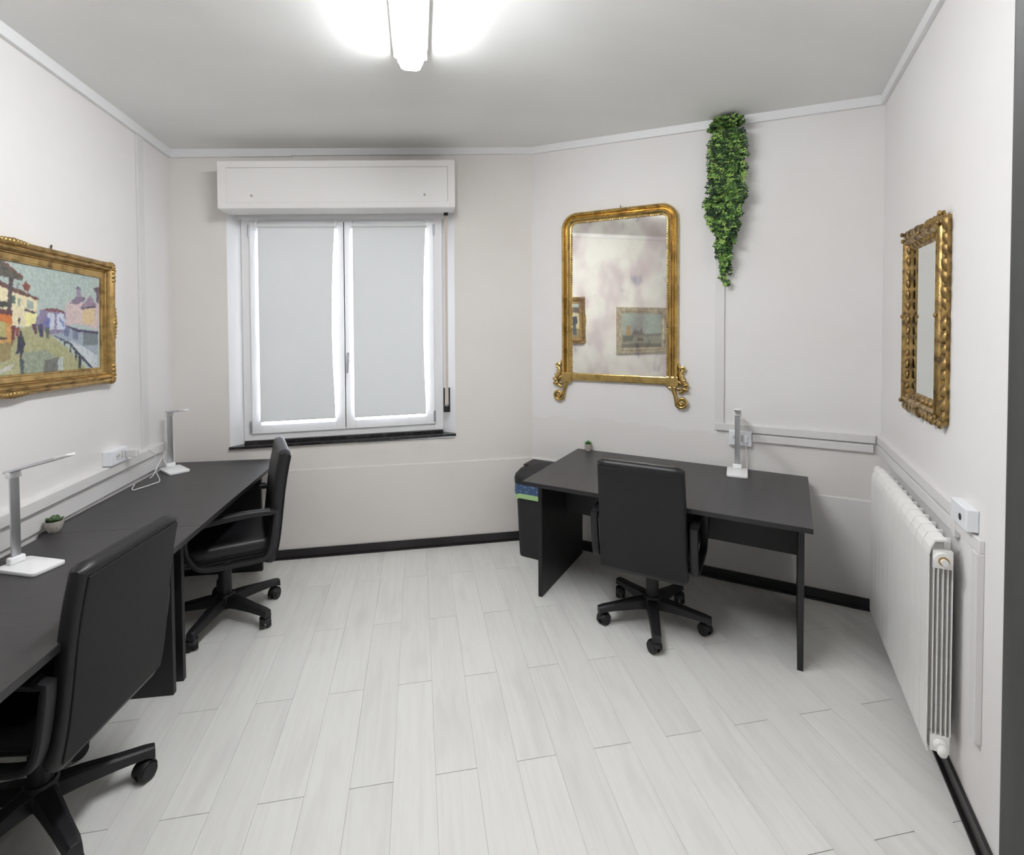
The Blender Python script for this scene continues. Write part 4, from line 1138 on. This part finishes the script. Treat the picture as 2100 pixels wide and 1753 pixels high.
for x, z in ((sx0 + 0.03, sz0 + 0.03), (sx1 - 0.03, sz0 + 0.03), (sx0 + 0.03, sz1 - 0.03), (sx1 - 0.03, sz1 - 0.03), (sx1 - 0.04, (sz0 + sz1) / 2 + 0.02), (sx0 + 0.04, (sz0 + sz1) / 2 + 0.02), ((sx0 + sx1) / 2, sz1 - 0.03), ((sx0 + sx1) / 2, sz0 + 0.03)): knob(x, z, 0.010)
for x in (sx0 + 0.016, sx1 - 0.012): knob(x, sz1 + 0.002, 0.010)
bm = B(); tube(bm, [((sx0 + sx1) / 2, -0.004, sz1 - 0.004), ((sx0 + sx1) / 2, -0.008, sz1 + 0.022)], 0.003, 8); mk('hanging_hook', bm, 'hook_metal', t, True)

# ------------------------------------------------------------------ radiator
rx0, nsec, pit = 0.338, 12, 0.0792
t = thing('radiator', 'white sectional aluminium radiator under the raceway', 'radiator', wl('R', 0, 0, 0), ANG['R'])
def rad_section(bm):
    w = pit / 2 - 0.0017
    # front plate, bent back at the head
    prof = [(-0.098, 0.150), (-0.101, 0.165), (-0.101, 0.845), (-0.096, 0.872), (-0.084, 0.898), (-0.060, 0.902), (-0.060, 0.896), (-0.082, 0.892), (-0.092, 0.868), (-0.097, 0.843), (-0.097, 0.165), (-0.094, 0.150)]
    a = [bm.verts.new((-w, y, z)) for y, z in prof]; b = [bm.verts.new((w, y, z)) for y, z in prof]
    n = len(prof)
    for i in range(n): bm.faces.new((a[i], a[(i + 1) % n], b[(i + 1) % n], b[i]))
    for i in range(n // 2 - 1):
        j = n - 1 - i
        bm.faces.new((a[i], a[i + 1], a[j - 1], a[j])); bm.faces.new((b[i], b[j], b[j - 1], b[i + 1]))
    for y in (-0.084, -0.072, -0.058, -0.045, -0.033):
        box(bm, -w * 0.93, w * 0.93, y - 0.0015, y + 0.0015, 0.215, 0.80)
    box(bm, -0.010, 0.010, -0.097, -0.033, 0.19, 0.83)
    box(bm, -w * 0.95, w * 0.95, -0.088, -0.032, 0.80, 0.862); box(bm, -w * 0.95, w * 0.95, -0.088, -0.034, 0.155, 0.212)
    box(bm, -w * 0.96, w * 0.96, -0.060, -0.050, 0.896, 0.902)
    box(bm, -w * 0.12, w * 0.12, -0.050, -0.032, 0.862, 0.898)
bm = B(); rad_section(bm)
sec0 = mk('section', bm, 'radiator_enamel', t)
sec0.location = (rx0 + pit / 2, 0, 0)
for k in range(1, nsec):
    o = bpy.data.objects.new('section', sec0.data); COL.objects.link(o); o.parent = t; o.location = (rx0 + pit * (k + 0.5), 0, 0)
xe = rx0 + pit * nsec
bm = B(); cyl(bm, (xe - 0.004, -0.062, 0.832), (xe + 0.012, -0.062, 0.832), 0.026, seg=20); p = mk('end_plug', bm, 'radiator_enamel', t, True)
bm = B(); cyl(bm, (xe + 0.012, -0.062, 0.832), (xe + 0.016, -0.062, 0.832), 0.015, seg=16); mk('plug_ring', bm, 'brass', p, True)
bm = B(); cyl(bm, (xe + 0.014, -0.062, 0.832), (xe + 0.026, -0.062, 0.832), 0.011, seg=16); mk('bleed_valve', bm, 'radiator_enamel', p, True)
bm = B(); cyl(bm, (xe - 0.004, -0.060, 0.182), (xe + 0.018, -0.060, 0.182), 0.020, seg=14); blob(bm, (xe + 0.022, -0.060, 0.176), 0.014, 0.016, 0.020, 10, 6); mk('valve', bm, 'radiator_enamel', t, True)
bm = B(); cyl(bm, (rx0 + 0.004, -0.062, 0.880), (rx0 - 0.050, -0.062, 0.880), 0.014, seg=14); cyl(bm, (rx0 - 0.030, -0.062, 0.880), (rx0 - 0.060, -0.062, 0.880), 0.019, seg=16); mk('tap', bm, 'radiator_enamel', t, True)
for x in (rx0 + 0.16, xe - 0.16):
    for z in (0.23, 0.78):
        bm = B(); box(bm, x - 0.012, x + 0.012, -0.036, 0.0, z - 0.02, z + 0.02); mk('bracket', bm, 'radiator_grey', t)

# ------------------------------------------------------------------ cable raceways and sockets
def raceway(label, f, pieces):
    t = thing('cable_raceway', label, 'raceway', wl(f, 0, 0, 0), ANG[f], 'white plastic cable raceways')
    for x0, x1, z0, z1, d in pieces:
        bm = B(); box(bm, x0, x1, -d, 0, z0, z1); c = mk('cover', bm, 'raceway_plastic', t, bevel=0.0025)
    return t
raceway('vertical raceway hanging from the plant down to the socket', 'M', [(1.312, 1.366, 0.990, 2.90, 0.016)])
raceway('upper raceway strip right of the socket below the hanging plant', 'M', [(1.312, 2.164, 0.964, 1.010, 0.020)])
raceway('lower raceway strip right of the socket below the hanging plant', 'M', [(1.530, 2.155, 0.910, 0.955, 0.020)])
raceway('upper raceway strip running behind the radiator top', 'R', [(0.008, 1.235, 0.966, 1.010, 0.020)])
raceway('lower raceway strip running behind the radiator top', 'R', [(0.014, 1.200, 0.912, 0.957, 0.020), (1.190, 1.235, 0.900, 0.966, 0.018)])
raceway('short raceway stepping down beside the radiator', 'R', [(1.235, 1.440, 0.925, 0.968, 0.014), (1.398, 1.442, 0.320, 0.925, 0.020)])
raceway('long raceway strip along the left wall above the desks', 'L', [(-4.6, -0.176, 0.852, 0.902, 0.034)])
raceway('wide flat raceway just above the left desk tops', 'L', [(-4.6, -0.182, 0.752, 0.846, 0.014)])
raceway('vertical raceway in the left corner beside the painting', 'L', [(-0.405, -0.338, 0.902, 2.79, 0.012)])

def socket_plate(label, f, x0, x1, z0, z1, depth, extras):
    t = thing('wall_socket', label, 'socket', wl(f, 0, 0, 0), ANG[f])
    bm = B(); box(bm, x0, x1, -depth, 0, z0, z1); mk('box', bm, 'socket_white', t, bevel=0.004)
    for kind, x, z in extras:
        bm = B()
        if kind == 'schuko':
            cyl(bm, (x, -depth - 0.0012, z), (x, -depth + 0.002, z), 0.019, seg=20); s = mk('outlet', bm, 'raceway_plastic', t, True)
            for q in (-0.0095, 0.0095):
                bm = B(); cyl(bm, (x + q, -depth - 0.0018, z), (x + q, -depth, z), 0.003, seg=8); mk('hole', bm, 'socket_hole', s)
        elif kind == 'three':
            box(bm, x - 0.010, x + 0.010, -depth - 0.0012, -depth + 0.001, z - 0.022, z + 0.022); s = mk('outlet', bm, 'raceway_plastic', t)
            for q in (-0.013, 0.0, 0.013):
                bm = B(); cyl(bm, (x, -depth - 0.0018, z + q), (x, -depth, z + q), 0.0028, seg=8); mk('hole', bm, 'socket_hole', s)
        elif kind == 'port':
            cyl(bm, (x, -depth - 0.0012, z), (x, -depth + 0.002, z), 0.0115, seg=12); mk('port', bm, 'socket_hole', t)
    return t
socket_plate('white socket box with outlets behind the lamp under the plant', 'M', 1.397, 1.528, 0.880, 0.972, 0.032, [('schuko', 1.437, 0.930), ('three', 1.472, 0.928)])
socket_plate('white socket box on the left wall with a charger plugged in', 'L', -0.778, -0.632, 0.906, 0.984, 0.046, [('schuko', -0.722, 0.948), ('three', -0.685, 0.948)])
socket_plate('small white wall box with a round port above the radiator end', 'R', 1.255, 1.395, 0.975, 1.048, 0.034, [('port', 1.345, 1.008)])
# charger and its cable
t = thing('phone_charger', 'white plug charger with a cable in the left wall socket', 'charger', wl('L', 0, 0, 0), ANG['L'])
bm = B(); box(bm, -0.664, -0.636, -0.105, -0.0475, 0.925, 0.968); mk('plug', bm, 'raceway_plastic', t, bevel=0.005)
def world_to(f, p):
    o, d = FR[f]; q = (p[0] - o[0], p[1] - o[1])
    return (q[0] * d[0] + q[1] * d[1], -q[0] * d[1] + q[1] * d[0], p[2])
cb = [(-0.648, -0.105, 0.952), (-0.60, -0.135, 0.950), (-0.555, -0.145, 0.90), (-0.545, -0.14, 0.82), (-0.52, -0.15, 0.748), (-0.57, -0.14, 0.7445), (-0.65, -0.105, 0.7445), (-0.67, -0.085, 0.7445), (-0.62, -0.06, 0.7445), (-0.57, -0.045, 0.7445)]
bm = B(); tube(bm, spline(cb, 6), 0.0028, 8); mk('cable', bm, 'cable_white', t, True)
def cable(label, pts):
    bm = B(); tube(bm, spline(pts, 6), 0.0026, 8); o = mk('power_cable', bm, 'cable_white', None, True); tag(o, label, 'cable', 'white lamp cables')
p0 = wl('L', -0.30, 0.03, 0.7435)
cable('white cable looping from the small corner lamp over the raceway', [(-1.562, 3.545, 0.752), (-1.585, 3.53, 0.80), wl('L', -0.21, 0.040, 0.850), wl('L', -0.245, 0.050, 0.838), wl('L', -0.30, 0.042, 0.79), wl('L', -0.37, 0.046, 0.7435), wl('L', -0.44, 0.060, 0.7435)])
cable('white cable leaving the near desk lamp to the left', [(-1.518, 2.205, 0.758), (-1.545, 2.17, 0.7440), (-1.58, 2.05, 0.7435), (-1.60, 1.90, 0.7435)])
cable('white cable dropping from the socket behind the lamp under the plant', [wl('M', 1.492, 0.033, 0.925), wl('M', 1.494, 0.052, 0.905), wl('M', 1.500, 0.040, 0.84), wl('M', 1.502, 0.036, 0.77), wl('M', 1.50, 0.05, 0.7435), (1.952, 2.815, 0.7435)])
bm = B(); box(bm, 1.484, 1.506, -0.052, -0.0325, 0.905, 0.948); o = mk('plug', bm, 'socket_white', None, bevel=0.004); place(o, wl('M', 0), ANG['M']); tag(o, 'white plug in the socket below the hanging plant', 'plug')

# ------------------------------------------------------------------ hanging artificial vine
t = thing('hanging_plant', 'long trailing green artificial ivy hanging from the ceiling strip', 'plant', wl('M', 1.372, 0.0, 2.925), ANG['M'])
rnd = random.Random(5)
def leaflet(bm, p, d, n, L, w, mi):
    d = d.normalized(); s = d.cross(n)
    if s.length < 1e-4: s = Vector((1, 0, 0))
    s.normalize(); n = s.cross(d)
    a = bm.verts.new(p); b = bm.verts.new(p + d * L * 0.45 + s * w + n * 0.0015); c = bm.verts.new(p + d * L - n * 0.002); e = bm.verts.new(p + d * L * 0.45 - s * w + n * 0.0015)
    m = bm.verts.new(p + d * L * 0.5 - n * 0.0015)
    for f in ((a, b, m), (b, c, m), (c, e, m), (e, a, m)):
        bm.faces.new(f).material_index = mi
def half_width(z):      # z from 0 (top) downwards
    ks = [(0, 0.066), (-0.10, 0.098), (-0.35, 0.105), (-0.50, 0.12), (-0.62, 0.105), (-0.78, 0.07), (-0.90, 0.04), (-1.03, 0.010)]
    if z > 0: return 0.05
    for (a, wa), (b, wb) in zip(ks, ks[1:]):
        if z >= b: return wa + (wb - wa) * (z - a) / (b - a)
    return 0.008
for si in range(40):
    bm = B()
    x = rnd.uniform(-1, 1); zt = rnd.uniform(-0.03, 0.0)
    off = rnd.uniform(-0.100, -0.026)
    reach = -1.03 + abs(x) * 0.42 + rnd.uniform(0, 0.35) * (0 if si < 6 else 1)
    if si < 5: x *= 0.25
    if si > 30: zt -= rnd.uniform(0.1, 0.55)
    ph = rnd.uniform(0, 6)
    pts = []; z = zt; 
    while z > reach:
        xx = x * half_width(z) * 0.85 + 0.008 * math.sin(z * 14 + ph)
        pts.append(Vector((xx, off - 0.006 * math.sin(z * 9 + ph) , z))); z -= 0.03
    if len(pts) < 4: pts = [Vector((x * 0.07, off, zt - 0.03 * k)) for k in range(4)]
    tube(bm, pts, 0.0016, 4)
    for f in bm.faces: f.material_index = 3
    for i in range(len(pts)):
        for q in range(2 if i > 1 else 5):
            az = rnd.uniform(0, 2 * PI)
            out = Vector((math.cos(az), -abs(math.sin(az)) * 0.9, 0))
            L = rnd.uniform(0.035, 0.075) * (0.6 if i > len(pts) - 3 else 0.55 if i < 2 else 1)
            p = pts[i].copy(); d = (out * 0.7 + Vector((0, 0, -0.65 if i > 1 else 0.25))).normalized(); mi = rnd.choice((0, 0, 0, 1, 1, 2, 2))
            steps = 5
            for k in range(steps):
                p = p + d * (L / steps); d = (d + Vector((0, 0, -0.22))).normalized()
                if p.y > -0.019: p.y = -0.019
                if abs(p.x) > half_width(p.z) * 1.35: p.x = math.copysign(half_width(p.z) * 1.35, p.x)
                sd = d.cross(Vector((0, -1, 0)))
                if sd.length < 0.1: sd = Vector((1, 0, 0))
                sd.normalize()
                ll = rnd.uniform(0.015, 0.023); mk_ = mi if rnd.random() < 0.65 else rnd.choice((0, 1, 2))
                for s in (-1, 1):
                    leaflet(bm, p, sd * s + d * 0.55 + Vector((0, rnd.uniform(-0.5, 0.1), rnd.uniform(-0.2, 0.1))), Vector((0, -1, 0.3)), ll, ll * 0.30, mk_)
            leaflet(bm, p, d, Vector((0, -1, 0.3)), 0.02, 0.005, mi)
    mk('vine_strand', bm, ['leaf_dark', 'leaf_mid', 'leaf_light', 'vine_stem'], t, False, fix=False)
bm = B(); tube(bm, [(0, 0.0, 0.02), (0, -0.03, 0.02), (0, -0.035, 0.035)], 0.003, 8); mk('hook', bm, 'hook_metal', t, True)
